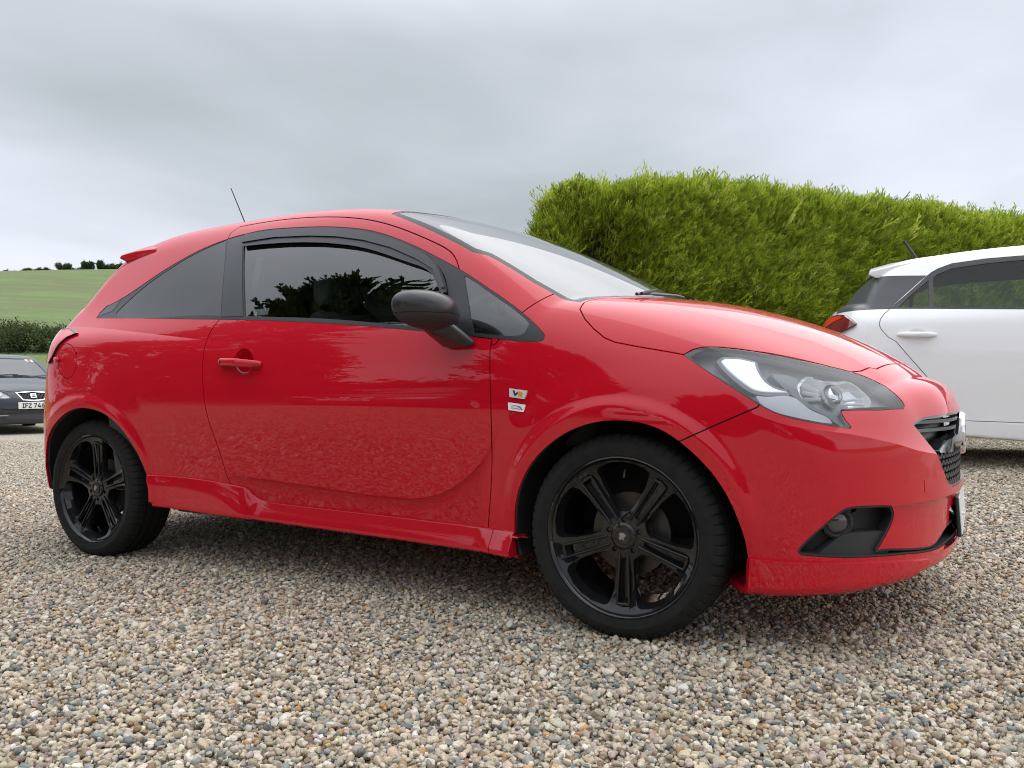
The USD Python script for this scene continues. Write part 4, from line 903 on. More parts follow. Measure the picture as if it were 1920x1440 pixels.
    for s in (0, 1):
        f = (lambda m: m) if s == 0 else mirror
        d = doors[s]
        C.emit(d, 'window_seal', f(ring ^ on_door), SATIN_BLACK)
        for q in (ring - on_door).decompose():
            if q.volume() > 2e-7: C.emit(shell, 'window_seal', f(q), SATIN_BLACK)
        C.emit(d, 'pillar_cover', f(win(.0005, .009) ^ right(gl['pillar_cover'])), TRIM_GREY)
        C.emit(shell, 'window_tip_trim', f(win(.0005, .009) ^ right(gl['quarter_tip'].buffer(-.001))), TRIM_GREY)
        C.emit(shell, 'quarter_window', f(win(.003, .007) ^ right(gl['quarter_glass'].buffer(.006))), PRIVACY, sheet=(.003, False), label='dark tinted quarter window')
        C.emit(d, 'door_window', f(win(.0055, .0075) ^ right(gl['door_glass'].buffer(.006))), WINDOW, sheet=(.0055, False))
        C.emit(shell, 'vent_window', f(win(.004, .0075) ^ right(gl['vent_glass'].buffer(.005))), WINDOW, sheet=(.004, False))
        dp, fold = pg('deflector'), CUT['deflector_fold']
        upper = dp.intersection(Polygon([*fold, (-.5, 1.1), (-.5, 1.6), (-1.95, 1.6), (-1.95, fold[0][1])]).buffer(0))
        C.emit(d, 'wind_deflector', f((win(-.017, .001) ^ right(upper.buffer(.0005))) + (win(-.011, .001) ^ right(dp.difference(upper)))), TRIM_GREY)
        # door pull: scooped cup, bar and lock
        c = CUT['handle_cup']; cx, cz = np.mean(c, 0); rx, rz = (max(q[0] for q in c) - min(q[0] for q in c)) / 2, (max(q[1] for q in c) - min(q[1] for q in c)) / 2
        yb = -float(RED.side(A(cx), A(cz)))
        bowl = manifold3d.Manifold.sphere(1, 48).scale((rx * 1.08, .034, rz * 1.08)).translate((cx, yb + .004, cz)) - manifold3d.Manifold.sphere(1, 48).scale((rx * 1.0, .030, rz * 1.0)).translate((cx, yb + .002, cz)) - box((cx, yb - .5, cz), (1, 1.008, 1))
        cup_ = obj(d, 'handle_recess', join(f(bowl)), RED_PAINT, 40)
        h0, h1 = A(CUT['handle'][0]), A(CUT['handle'][1])
        bar = manifold3d.Manifold.batch_hull([manifold3d.Manifold.sphere(r, 18).scale((1.2, .62, 1)).translate(tuple(h0 + (h1 - h0) * t + A([0, o, dz]))) for t, r, o, dz in ((.05, .012, -.006, 0), (.12, .0155, -.018, 0), (.5, .0165, -.027, .001), (.86, .0145, -.020, 0), (.96, .0125, -.008, 0))])
        bar = bar - box(tuple((h0 + h1) / 2 + A([0, .012, 0])), (abs(h1 - h0)[0] * .52, .03, .08))
        hd = obj(d, 'door_handle', join(f(bar)), RED_PAINT, 40)
        lk = h0 + (h1 - h0) * .12
        obj(hd, 'lock', join(f(manifold3d.Manifold.sphere(1, 20).scale((.005, .003, .0085)).translate(tuple(lk + A([0, -.0265, 0]))))), STEEL, 40)
        # mirror on the door corner
        K = A([-.618, -.955, .996])
        u, v = np.meshgrid(np.linspace(0, 2 * np.pi, 48, endpoint=False), np.linspace(-np.pi / 2, np.pi / 2, 29), indexing='ij')
        sp = lambda a, e: np.sign(a) * np.abs(a) ** e
        X, Y, Z = sp(np.cos(v), .8) * sp(np.cos(u), .9), sp(np.cos(v), .8) * sp(np.sin(u), .8), sp(np.sin(v), .85)
        X = np.where(X < 0, X * .42, X * .98); Y = Y * 1.02
        P = np.stack([.104 * X - .02 * Y ** 2, .134 * Y, .060 * Z - .010 * Y], -1) + K
        case = trimesh.convex.convex_hull(P.reshape(-1, 3))
        case = man(case.vertices, case.faces)
        zc = K[2] - .014
        hi_, lo_ = case.split_by_plane((0, 0, 1), zc)
        arm = manifold3d.Manifold.batch_hull([manifold3d.Manifold.sphere(r, 14).scale((1.5, 1, .75)).translate(c) for c, r in (((-.625, -.915, .950), .026), ((-.575, -.905, .948), .024), ((-.530, -.848, .897), .020), ((-.600, -.845, .897), .022))])
        mb = obj(d, 'door_mirror', join(f(lo_.scale((1, 1, 1)))), MATT_BLACK, 50)
        obj(mb, 'mirror_cap', join(f(hi_.translate((0, 0, .0012)))), MIRROR_CAP, 50)
        obj(mb, 'mirror_arm', join(f(arm)), GLOSS_BLACK, 50)
        # side repeater and the white sticker under it (the sticker only on this side)
        rp = pg('repeater')
        fnd = [p for p in stage.GetPrimAtPath(car).GetChildren() if p.GetName().startswith('front_fender')][s]
        fpath = str(fnd.GetPath())
        rr = C.emit(fpath, 'side_repeater', f((C.solid(-.006) - C.solid(.004)) ^ right(rp)), CLEAR_LAMP)
        cxr, czr = rp.centroid.x, rp.centroid.y
        C.emit(fpath, 'repeater_bulb', f((C.solid(-.0072) - C.solid(.003)) ^ right(affinity.scale(rp, .22, .5, origin=(cxr + .014, czr - .002)))), AMBER)
        C.emit(fpath, 'repeater_glyph', f((C.solid(-.0072) - C.solid(.003)) ^ right(affinity.scale(LineString([(cxr - .013, czr + .008), (cxr - .008, czr - .004), (cxr, czr + .002)]).buffer(.0028), 1, 1))), SATIN_BLACK)
    st = pg('badge', -.003).buffer(.003)
    stp = C.emit(fpath.replace('_001', ''), 'sticker', (C.solid(-.0022) - C.solid(.003)) ^ right(st), STICKER)
    bx, bz, bX, bZ = st.bounds; W_, H_ = bX - bx, bZ - bz
    q = lambda *pp: [(bx + a * W_, bz + b * H_) for a, b in pp]
    ink = LineString(q((.20, .62), (.42, .66), (.60, .60))).buffer(.0007).union(Polygon(q((.55, .66), (.70, .58), (.86, .22), (.80, .22), (.68, .44), (.52, .62)))).union(LineString(q((.20, .42), (.50, .38), (.72, .28))).buffer(.0006))
    C.emit(stp, 'sticker_print', (C.solid(-.0030) - C.solid(.003)) ^ right(ink), STICKER_INK)
    # windscreen, cowl, wipers, tailgate glass
    C.emit(car, 'windscreen', win(.002, .007) ^ prism(ws_poly.buffer(-.004), 'xy', .9, 1.8), WINDSCREEN, sheet=(.002, False))
    bandp = ws_poly.difference(ws_poly.buffer(-.022))
    C.emit(car, 'windscreen_seal', (win(.001, .010) ^ prism(bandp.buffer(-.0012), 'xy', .9, 1.8)), SATIN_BLACK)
    C.emit(car, 'cowl', (C.solid(.012) - C.solid(.020)) ^ prism(Polygon([*[(x - .02, y) for x, y in base], *[(x + .05, y) for x, y in base[::-1]]]), 'xy', .9, 1.3), MATT_BLACK)
    for s, (y0, y1) in enumerate(((-.52, .08), (.05, .62))):
        zz = lambda x, y: zr(x, y) + .012
        tip = (-.24 + .02 * s, y1); piv = (-.02, y0)
        arm = [(-.05, y0, zz(-.05, y0) + .004), (-.085, y0 + .2, zz(-.085, y0 + .2) + .010), (-.105, (y0 + y1) / 2, zz(-.105, (y0 + y1) / 2) + .010)]
        wp = obj(car, 'wiper', tube(arm, [.006, .006, .005], 8), MATT_BLACK)
        bl = [(x, y, zz(x, y)) for x, y in [(-.075 - .10 * t * t * .3, y0 + .02 + (y1 - y0) * t) for t in np.linspace(0, 1, 9)]]
        obj(wp, 'wiper_blade', tube(bl, .006, 6), SATIN_BLACK)
    C.emit(tgate, 'rear_window', win(.003, .007) ^ prism(tg_glass, 'yz', -3.5, -2.6), PRIVACY, sheet=(.003, False))
    # roof spoiler and aerial
    sp_ = []
    for y in np.linspace(-.545, .545, 17):
        e = abs(y) / .545; k = math.sqrt(max(1 - e ** 5, .0)); fz = -.036 * e ** 2
        top_ = [(-2.44, 1.472), (-2.52, 1.478), (-2.60, 1.472), (-2.68, 1.454), (-2.735, 1.430)]; low_ = [(-2.745, 1.405), (-2.72, 1.375), (-2.62, 1.37), (-2.48, 1.40)]
        cx_, cz_ = -2.58, 1.425
        sp_.append([((x - cx_) * (.80 + .20 * k) + cx_, y, (z - cz_) * (.25 + .75 * k) + cz_ + fz) for x, z in top_ + low_])
    spo = manifold3d.Manifold.batch_boolean([manifold3d.Manifold.batch_hull([manifold3d.Manifold.sphere(.007, 12).translate(c) for c in a + b]) for a, b in zip(sp_[:-1], sp_[1:])], manifold3d.OpType.Add)
    obj(car, 'roof_spoiler', join(spo), RED_PAINT, 60)
    ae = obj(car, 'aerial', tube([(-2.378, 0, 1.48), (-2.40, 0, 1.515), (-2.561, 0, 1.816)], [.006, .0038, .0026], 8), SATIN_BLACK)
    obj(ae, 'aerial_base', join(hull(((-2.36, 0, 1.49), .018), ((-2.42, 0, 1.484), .010))), MATT_BLACK)
    # head lamps
    for s in (0, 1):
        f = (lambda m: m) if s == 0 else mirror
        hl = UsdGeom.Xform.Define(stage, numbered(car, 'headlight')); hp = str(hl.GetPath())
        inner = pg('lens_inner')
        C.emit(hp, 'lamp_bezel', f((win(.0015, .012) ^ head(-.0015)) - head(0, 'lens_inner')), GLOSS_BLACK)
        C.emit(hp, 'lamp_housing', f(win(.050, .056) ^ head(.012)), LAMP_GREY)
        C.emit(hp, 'lamp_wall', f((win(.006, .052) ^ head(-.0015)) - head(-.005)), LAMP_GREY)
        C.emit(hp, 'light_guide', f(win(.007, .04) ^ head(0, 'drl')), WHITE_LENS)
        C.emit(hp, 'guide_shade', f((win(.012, .03) ^ head(.010, 'drl')) - head(-.001, 'drl')), LAMP_GREY)
        C.emit(hp, 'turn_lamp', f(win(.010, .04) ^ head(0, 'turn')), BRIGHT_GREY)
        C.emit(hp, 'shroud', f(win(.012, .045) ^ head(0, 'shroud')), LAMP_GREY)
        # main reflector: a faceted bowl
        ml = pg('main_lamp'); Bf = basis(DIRS['f']); pts = A(CUT['main_lamp'])
        c2 = pts.mean(0)
        surf = C.coarse[0]; uv = surf @ Bf.T; near = np.hypot(*(uv[:, :2] - c2).T).argmin() if True else 0
        front = surf[(np.hypot(*(uv[:, :2] - c2).T) < .04)]
        hh = np.max((front @ Bf.T)[:, 2])
        cen = Bf.T @ A([c2[0], c2[1], hh])
        bowl = manifold3d.Manifold.sphere(1, 40).scale((.115, .075, .075))
        ribs = [box((.115 * math.cos(a) * .6, .05 * math.sin(a), .0), (.012, .06, .06), rz=math.degrees(a)) for a in ()]
        T_ = np.hstack([Bf.T, (cen - Bf.T @ A([0, 0, .012])).reshape(3, 1)])
        shellb = (manifold3d.Manifold.sphere(1, 64).scale((.118, .072, .070)) - manifold3d.Manifold.sphere(1, 20).scale((.112, .066, .064))) - box((0, 0, .2), (.6, .6, .4))
        mb_ = obj(hp, 'main_reflector', join(f(shellb.transform(T_) ^ head(.003, 'main_lamp') ^ C.solid(.010))), REFLECTOR, 12)
        lens = manifold3d.Manifold.sphere(1, 40).scale((.030, .034, .022)).translate((.0, 0, -.020))
        obj(mb_, 'bulb_cover', join(f(lens.transform(T_) ^ C.solid(.008))), CHROME, 40)
        fins = [hull(((.040, -.012 - .010 * k, -.03), .004), ((.085, -.014 - .016 * k, -.012), .004), seg=8) for k in range(2)] + [hull(((-.085, .030 - .020 * k, -.02), .006), ((-.035, .020 - .012 * k, -.032), .006), seg=8) for k in range(3)]
        obj(mb_, 'reflector_fin', join(f(manifold3d.Manifold.batch_boolean(fins, manifold3d.OpType.Add).transform(T_) ^ C.solid(.010))), BRIGHT_GREY)
        C.emit(hp, 'headlight_lens', f(win(.001, .005) ^ head(-.002)), LENS, sheet=(.001, False))
        # tail lamps
        tl = C.emit(car, 'tail_lamp', f(win(-.010, .02) ^ prism(tail.buffer(-.002), 'xz', -1.2, -.50)), TAIL_RED)
        C.emit(tl, 'tail_lamp_edge', f(win(-.011, .004) ^ prism(tail.difference(tail.buffer(-.0035)).intersection(Polygon([(-3, .8), (-2.5, .8), (-2.5, 1.1), (-3, 1.1)])), 'xz', -1.2, -.60)), GLOSS_BLACK)
        # fog lamp pocket
        fp = C.emit(bumper, 'fog_pocket', f((win(.050, .058) ^ fog(.02)) + ((win(.002, .055) ^ fog(-.0012)) - fog(-.006))), MATT_BLACK)
        Bg = basis(DIRS['g']); fl = A(CUT['fog_lamp']).mean(0)
        fh = [q for q in C.coarse[0] if np.hypot(*((Bg @ q)[:2] - fl)) < .02 and q[1] < 0]
        fc = Bg.T @ A([fl[0], fl[1], np.mean([(Bg @ q)[2] for q in fh]) - .030])
        Tg = np.hstack([Bg.T, fc.reshape(3, 1)])
        bez = revolve([(.030, -.03), (.043, -.03), (.043, .006), (.036, .012), (.030, .004)], 40, 'z')
        obj(fp, 'fog_lamp', join(f((manifold3d.Manifold.sphere(.032, 40).scale((1, 1, .45))).transform(Tg))), SMOKED_LAMP, 40)
        obj(fp, 'fog_bezel', join(f(bez.transform(Tg))), MATT_BLACK, 30)
        shelf = C.emit(fp, 'fog_shelf', f(win(.012, .055) ^ prism(pg('fog', -.001).intersection(affinity.translate(pg('fog'), 0, -.075)), 'g', .55, 1.25)), MATT_BLACK)
        # side skirt, its front end, front lip
        top_line = curve((-2.14, .386), (-1.623, .356), (-1.585, .325), (-1.548, .3085), (-1.468, .3015), (-1.131, .2955), (-.752, .2915), (-.35, .2872))
        low_line = curve((-2.14, .250), (-1.9, .240), (-1.6, .228), (-1.15, .216), (-.78, .211), (-.35, .208))
        flare = curve((-2.14, .010), (-1.75, .016), (-1.50, .034), (-.6, .040), (-.35, .042))
        def skirt(x0, x1, n):
            V = []
            for x in np.linspace(x0, x1, n):
                zt, zb, fl = float(top_line(x)), float(low_line(x)), float(flare(x)); y0 = float(RED.side(A(x), A(zt)))
                V += [(x, -y0 + .05, zt), (x, -y0 - .001, zt), (x, -y0 - .009, zt - .006), (x, -y0 - .5 * fl - .004, zt - .5 * (zt - zb) * .8), (x, -y0 - fl, zb + .022), (x, -y0 - fl + .003, zb + .006), (x, -y0 - fl + .014, zb), (x, -y0 + .05, zb + .004)]
            k = 8; i, j = np.meshgrid(np.arange(n - 1), np.arange(k), indexing='ij'); l = (j + 1) % k
            F = np.stack([i * k + j, (i + 1) * k + j, (i + 1) * k + l, i * k + l], -1).reshape(-1, 4); F = np.vstack([F[:, [0, 1, 2]], F[:, [0, 2, 3]]])
            cap = A([(0, q, q + 1) for q in range(1, k - 1)]); F = np.vstack([F, cap, cap[:, ::-1] + (n - 1) * k])
            m = man(A(V), F)
            return m if m.volume() > 0 else man(A(V), F[:, ::-1])
        sk_a, sk_b = skirt(-2.135, -.4600, 90) - wells, skirt(-.4568, -.352, 10) - wells
        obj(car, 'side_skirt', join(f(sk_a)), RED_PAINT, 28)
        obj(car, 'side_skirt', join(f(sk_b)), RED_PAINT, 28, label='short front end piece of the side skirt')
        lp = Polygon([*[q for q in CUT['lip'][:6]], (CUT['lip'][5][0] + .004, CUT['lip'][5][1] - .010), (CUT['lip'][5][0] - .06, CUT['lip'][5][1] - .045), (CUT['lip'][5][0] - .2, .10), (CUT['lip'][0][0] + .002, .08)])
        C.emit(bumper, 'chin_lip', f((C.solid(-.011) - C.solid(.006)) ^ prism(lp.buffer(0), 'g', .55, 1.3)), RED_PAINT)
        # arch liners
    liner = lambda x: revolve([(.372, -.30), (.385, -.30), (.385, .10), (0, .10), (0, .09), (.372, .09)], 64)
    for x in (0, -2.51):
        for s in (-1, 1):
            m = liner(x).translate((0, 0, 0))
            m = m if s < 0 else mirror(m)
            m = m.translate((x, s * .565, .312)) - box((x, 0, -.9), (3, 3, 2.1))
            obj(car, 'wheel_arch_liner', join((m ^ C.solid(.009))), MATT_BLACK)
    # grille
    gr = UsdGeom.Xform.Define(stage, numbered(car, 'grille')); gpth = str(gr.GetPath())
    C.emit(gpth, 'grille_back', win(.055, .060) ^ grille(.01), SATIN_BLACK)
    C.emit(gpth, 'grille_rim', (win(.003, .055) ^ grille(-.001)) - grille(-.007), GLOSS_BLACK)
    wing = Polygon([(-.43, .560), (-.33, .556), (-.20, .566), (-.09, .575), (-.065, .560), (.065, .560), (.09, .575), (.20, .566), (.33, .556), (.43, .560), (.36, .585), (.22, .598), (.12, .625), (.07, .640), (-.07, .640), (-.12, .625), (-.22, .598), (-.36, .585)])
    C.emit(gpth, 'wing_bar', win(-.004, .03) ^ prism(wing.buffer(.004), 'yz', .6, 1.2), GLOSS_BLACK)
    for k, z in enumerate((.640, .616)):
        C.emit(gpth, 'grille_bar', win(.010, .03) ^ prism(Polygon([(-.5, z), (.5, z), (.5, z + .010), (-.5, z + .010)]).intersection(gp.buffer(-.003)), 'yz', .6, 1.2), SATIN_BLACK)
    for k in range(5):
        z0 = .548 - .021 * k
        pts = []
        for i in range(-12, 13):
            y = .034 * i + (.017 if k % 2 else 0); pts += [(y - .013, z0), (y - .008, z0 - .008), (y + .008, z0 - .008), (y + .013, z0)]
        C.emit(gpth, 'mesh_bar', win(.006 + .001 * k, .032) ^ prism(LineString(pts).buffer(.0042).intersection(gp.buffer(-.004)), 'yz', .6, 1.2), SATIN_BLACK)
    em = thing_part(gpth, 'front_emblem', (.873, 0, .594))
    obj(em, 'emblem_ring', join(revolve([(.054, -.004), (.058, -.010), (.064, -.012), (.069, -.007), (.070, .004), (.064, .012), (.050, .012)], 64).rotate((0, 0, 90))), CHROME)
    obj(em, 'emblem_disc', join(revolve([(0, .002), (.053, .002), (.053, .010), (0, .010)], 48).rotate((0, 0, 90))), GLOSS_BLACK)
    obj(em, 'emblem_beast', join(griffin().scale((.050, .06, .050)).translate((0, -.002, 0)).rotate((0, 0, 90))), CHROME)
    C.emit(bumper, 'lower_grille', win(.045, .050) ^ prism(slot.buffer(.01), 'yz', .6, 1.2), SATIN_BLACK)
    ple = obj(car, 'number_plate', join(rbox((.874, 0, .352), (.006, .52, .112), .0025, 8, ry=-4)), PLATE_WHITE)
    obj(ple, 'plate_holder', join(rbox((.868, 0, .350), (.012, .535, .122), .004, 8, ry=-4)), SATIN_BLACK)
    obj(ple, 'plate_screw', join(*[hull(((.878, y, .352), .006), ((.881, y, .352), .005), seg=10) for y in (-.19, .19)]), PLATE_WHITE)
    pl = pg('plug'); C.emit(bumper, 'tow_eye_cover', (C.solid(-.0012) - C.solid(.003)) ^ prism(pl.buffer(-.0015), 'g', .3, 1.3), RED_PAINT)
    # cabin
    obj(car, 'underbody', join(box((-1.25, 0, .25), (3.5, 1.14, .04)) + box((-1.25, 0, .24), (1.6, 1.5, .03)) + box((.2, 0, .45), (.9, 1.0, .4)) + box((-2.75, 0, .4), (.4, 1.0, .3))), MATT_BLACK)
    dash = manifold3d.Manifold.batch_hull([manifold3d.Manifold.sphere(.05, 12).translate(c) for c in [(-.15, s * .62, .94) for s in (-1, 1)] + [(-.62, s * .64, .90) for s in (-1, 1)] + [(-.60, s * .64, .60) for s in (-1, 1)] + [(-.2, s * .6, .6) for s in (-1, 1)]])
    obj(car, 'dashboard', join(dash + rbox((-.60, -.36, .96), (.16, .36, .10), .04)), INTERIOR, 40)
    a = np.linspace(0, 2 * np.pi, 40, endpoint=False)
    stw = obj(car, 'steering_wheel', tube(np.stack([-.80 + .07 * np.sin(a), -.36 + .185 * np.cos(a), .93 + .17 * np.sin(a)], 1), .015, 8, True), INTERIOR)
    obj(stw, 'wheel_hub', join(rbox((-.79, -.36, .92), (.05, .16, .12), .02) + rbox((-.79, -.36, .94), (.03, .36, .03), .012)), INTERIOR)
    for y in (-.36, .36): seat(car, 'front_seat', -1.28, y)
    seat(car, 'rear_seat', -2.12, 0, True, 1.16)
    for y in (-.36, .36): obj(car, 'rear_headrest', join(hull(((-2.33, y - .09, 1.10), .04), ((-2.33, y + .09, 1.10), .04), ((-2.35, y - .07, 1.17), .035), ((-2.35, y + .07, 1.17), .035))), SEAT_CLOTH, 40)
    C.emit(car, 'headliner', (C.solid(.030) - C.solid(.036)) ^ prism(Polygon([(-2.6, -.46), (-.98, -.46), (-.95, .46), (-2.6, .46)]), 'xy', 1.25, 1.6), HEADLINER)
    for s in (-1, 1):
        C.emit(car, 'door_card', (C.solid(.05) - C.solid(.07)) ^ prism(Polygon([(-2.4, .3), (-.4, .3), (-.4, .86), (-.6, .885), (-1.2, .955), (-1.8, 1.0), (-2.4, 1.03)]), 'xz', *((-1.2, -.4) if s < 0 else (.4, 1.2))), INTERIOR)
        obj(car, 'seat_belt', tube([(-1.72, s * .60, 1.30), (-1.74, s * .66, 1.0), (-1.70, s * .70, .7)], .018, 4), HEADLINER)
    hook = obj(car, 'rear_view_mirror', join(rbox((-.62, 0, 1.255), (.03, .22, .06), .012)), INTERIOR)
    tick = obj(doors[0] if False else car, 'window_sticker', join(rbox((-1.545, -.758, 1.050), (.070, .002, .028), .0008, 6, rx=-18)), STICKER)
    for x, rot in ((0, -90), (-2.51, 90)):
        for y in (-.742, .742): wheel(car, x, y, .305, rot if y < 0 else rot + 12)
    return car

def thing_part(parent, name, at):
    x = UsdGeom.Xform.Define(stage, numbered(parent, name)); x.AddTranslateOp().Set(Gf.Vec3d(*at)); return str(x.GetPath())
BADGE_GREY = principled('badge_grey_metal', (.35, .35, .36), .25, metallic=1.0)
SMOKED_LAMP = principled('fog_lamp_glass', (.03, .025, .025), .05, coat_weight=1.0)
build_red()
# ------------------------------------------------------------------ the white hatchback and the dark saloon
DIRS['h'] = A([-.6, -.8, 0])
def wheel_wells(xs, R):
    out = NONE
    for x in xs:
        out = out + prism(Point(x, .31).buffer(R, 48).union(Polygon([(x - R, -.5), (x + R, -.5), (x + R, .31), (x - R, .31)])), 'xz', -1.3, -.52)
    return both(out)

def door_pull(parent, shape, a, b, f, mat):
    a, b = A([a[0], -float(shape.side(A(a[0]), A(a[1]))), a[1]]), A([b[0], -float(shape.side(A(b[0]), A(b[1]))), b[1]])
    bar = manifold3d.Manifold.batch_hull([manifold3d.Manifold.sphere(r, 12).translate(tuple(a + (b - a) * t + A([0, o, 0]))) for t, r, o in ((.03, .013, -.002), (.25, .018, -.018), (.75, .018, -.018), (.97, .013, -.002))])
    c = (a + b) / 2
    obj(parent, 'door_handle', join(f(bar - box(tuple(c + A([0, .014, 0])), ((b - a)[0] * .5, .04, .06)))), mat, 40)
    cup = manifold3d.Manifold.sphere(1, 28).scale((.062, .0115, .042)).translate(tuple(c)) - manifold3d.Manifold.sphere(1, 28).scale((.058, .0095, .038)).translate(tuple(c + A([0, -.001, 0]))) - box(tuple(c + A([0, -.5, 0])), (1, 1.004, 1))
    return f(prism(Point(c[0], c[2]).buffer(1, 24) if False else affinity.scale(Point(c[0], c[2]).buffer(.056, 24), 1, .68), 'xz', -1.2, -.3)), f(cup)

def simple_cabin(car, C, xr, floor, wells):
    obj(car, 'underbody', join(box((xr, 0, floor), (3.3, 1.06, .04))), MATT_BLACK)
    for y in (-.37, .37): seat(car, 'front_seat', xr + .05, y)
    seat(car, 'rear_seat', xr - .80, 0, True, 1.15)

def build_white():
    C = Cutter(WHITE, (480, 280, 70), (400, 220, 60))
    car = thing('white_hatchback', 'white five-door hatchback parked by the hedge, cut off by the right edge', 'car', WHITE_AT)
    wells = wheel_wells((0, -2.82), .33)
    right = lambda p: prism(p, 'xz', -1.3, -.25)
    dlo = Polygon([(-2.785, 1.042), (-2.683, 1.134), (-2.586, 1.226), (-2.541, 1.27), (-2.512, 1.295), (-2.475, 1.316), (-2.39, 1.348), (-2.185, 1.369), (-1.976, 1.375), (-1.4, 1.385), (-1.02, 1.345), (-.75, 1.245), (-.48, 1.10), (-.30, .98), (-.32, .93), (-1.2, .968), (-2.018, 1.008)])
    rear_g = Polygon([(-2.522, 1.042), (-2.507, 1.249), (-2.479, 1.274), (-2.393, 1.31), (-2.189, 1.333), (-1.979, 1.343), (-1.53, 1.355), (-1.50, .995), (-2.017, 1.02)])
    quar_g = Polygon([(-2.727, 1.052), (-2.641, 1.141), (-2.534, 1.237), (-2.548, 1.043)])
    front_g = Polygon([(-1.41, .99), (-1.43, 1.355), (-1.05, 1.315), (-.78, 1.22), (-.55, 1.095), (-.47, .955)])
    cp = Polygon([(-2.25, 1.045), (-2.30, 1.10), (-2.27, 1.165), (-2.17, 1.25), (-2.061, 1.300), (-1.94, 1.286), (-1.816, 1.28), (-1.665, 1.27), (-1.691, 1.224), (-1.734, 1.132), (-1.772, 1.042), (-2.0, 1.043)])
    cpp = lambda b: prism(cp.buffer(b), 'h', 1.7, 2.6)
    lamp = Polygon([(-1.913, .947), (-1.962, .978), (-2.045, 1.016), (-2.134, 1.031), (-2.25, 1.028), (-2.38, 1.0), (-2.44, .95), (-2.40, .905), (-2.214, .90), (-2.051, .895), (-1.995, .912), (-1.927, .932)])
    lp = lambda b: prism(lamp.buffer(b), 'h', 1.85, 2.85)
    ws = Polygon([(-.20, -.69), (-.09, -.4), (-.05, 0), (-.09, .4), (-.20, .69), (-1.05, .55), (-.98, .3), (-.95, 0), (-.98, -.3), (-1.05, -.55)])
    wsp = lambda b: prism(ws.buffer(b), 'xy', .85, 1.8)
    tg = Polygon([(-.50, 1.10), (.50, 1.10), (.42, 1.32), (-.42, 1.32)]).buffer(.03)
    tgp = lambda b: prism(tg.buffer(b), 'yz', -3.5, -2.5)
    skin = C.solid(0, True) - C.solid(.010) - wells - both(right(dlo)) - both(cpp(0)) - both(lp(0)) - wsp(0) - tgp(0)
    g = .0022
    seam = [(-2.784, 1.039), (-2.818, 1.007), (-2.841, .972), (-2.849, .936), (-2.842, .913), (-2.821, .881), (-2.794, .85), (-2.751, .822), (-2.657, .699), (-2.57, .589), (-2.48, .46), (-2.40, .31)]
    rear_d = Polygon([*seam, (-1.47, .28), (-1.455, 1.2), (-2.4, 1.2)]); front_d = Polygon([(-1.45, .28), (-1.435, 1.2), (-.45, 1.12), (-.33, 1.0), (-.40, .6), (-.42, .27)])
    below_belt = Polygon([(-4, 0), (1, 0), (1, .90), (-1.2, .967), (-2.018, 1.007), (-2.785, 1.041), (-4, 1.09)])
    doors, cups = {}, []
    for s in (0, 1):
        f = (lambda m: m) if s == 0 else mirror
        for poly, ha, hb in ((rear_d, (-2.74, .867), (-2.517, .859)), (front_d, (-1.50, .862), (-1.72, .866))):
            pr = f(right(poly.buffer(-g).intersection(below_belt)))
            if poly is front_d: ha, hb = (-1.42, .862), (-1.19, .860)
            m = skin ^ pr; skin = skin - f(right(poly.buffer(g).intersection(below_belt)))
            if poly is rear_d: ha, hb = (-2.74, .867), (-2.517, .859)
            pth = numbered(car, 'door')
            UsdGeom.Xform.Define(stage, pth)
            hole, cup = door_pull(pth, WHITE, ha, hb, f, WHITE_PAINT)
            C.emit(pth, 'door_skin', m - hole, WHITE_PAINT); obj(pth, 'handle_recess', join(cup), WHITE_PAINT, 40)
            doors[(s, poly is rear_d)] = pth
    shell = C.emit(car, 'body_shell', skin, WHITE_PAINT)
    C.emit(car, 'inner_frame', C.solid(.013) - C.solid(.020) - wells - both(right(dlo.buffer(-.01))) - wsp(-.01) - tgp(-.01), INTERIOR)
    win = lambda a, b: C.solid(a) - C.solid(b)
    for s in (0, 1):
        f = (lambda m: m) if s == 0 else mirror
        C.emit(car, 'window_frame', f((win(.001, .010) ^ right(dlo.buffer(-.001))) - right(rear_g.union(quar_g).union(front_g))), SATIN_BLACK)
        C.emit(car, 'quarter_window', f(win(.004, .008) ^ right(quar_g.buffer(.005))), SIDE_GLASS, sheet=(.004, False))
        C.emit(doors[(s, True)], 'door_window', f(win(.004, .008) ^ right(rear_g.buffer(.005))), SIDE_GLASS, sheet=(.004, False))
        C.emit(doors[(s, False)], 'door_window', f(win(.004, .008) ^ right(front_g.buffer(.005))), SIDE_GLASS, sheet=(.004, False))
        C.emit(car, 'pillar_panel', f(win(.001, .010) ^ cpp(-.0015)), TRIM_GREY)
        t = C.emit(car, 'tail_lamp', f(win(-.022, .02) ^ lp(-.0015)), TAIL_DARK)
        glow = Polygon([(-2.42, .96), (-2.36, .995), (-2.25, 1.020), (-2.10, 1.016), (-2.05, 1.0), (-2.12, .985), (-2.2, .965), (-2.3, .93), (-2.40, .92)])
        C.emit(t, 'tail_lamp_light', f(win(-.0245, .01) ^ prism(glow, 'h', 1.85, 2.85)), TAIL_RED)
        sill = Polygon([(-2.46, .314), (-2.343, .308), (-2.028, .287), (-1.2, .272), (-.35, .265), (-.35, .05), (-2.46, .05)])
        C.emit(car, 'side_sill', f(win(-.007, .006) ^ right(sill)), WHITE_PAINT)
        C.emit(car, 'headlight', f(win(-.003, .02) ^ prism(Polygon([(-.42, .66), (-.50, .72), (-.80, .80), (-.84, .76), (-.74, .68), (-.60, .64)]), 'yz', .2, 1.2)), BRIGHT_GREY)
        mc = hull(((-.56, -.93, .99), .05), ((-.60, -1.00, 1.0), .055), ((-.57, -.86, .96), .03), seg=18)
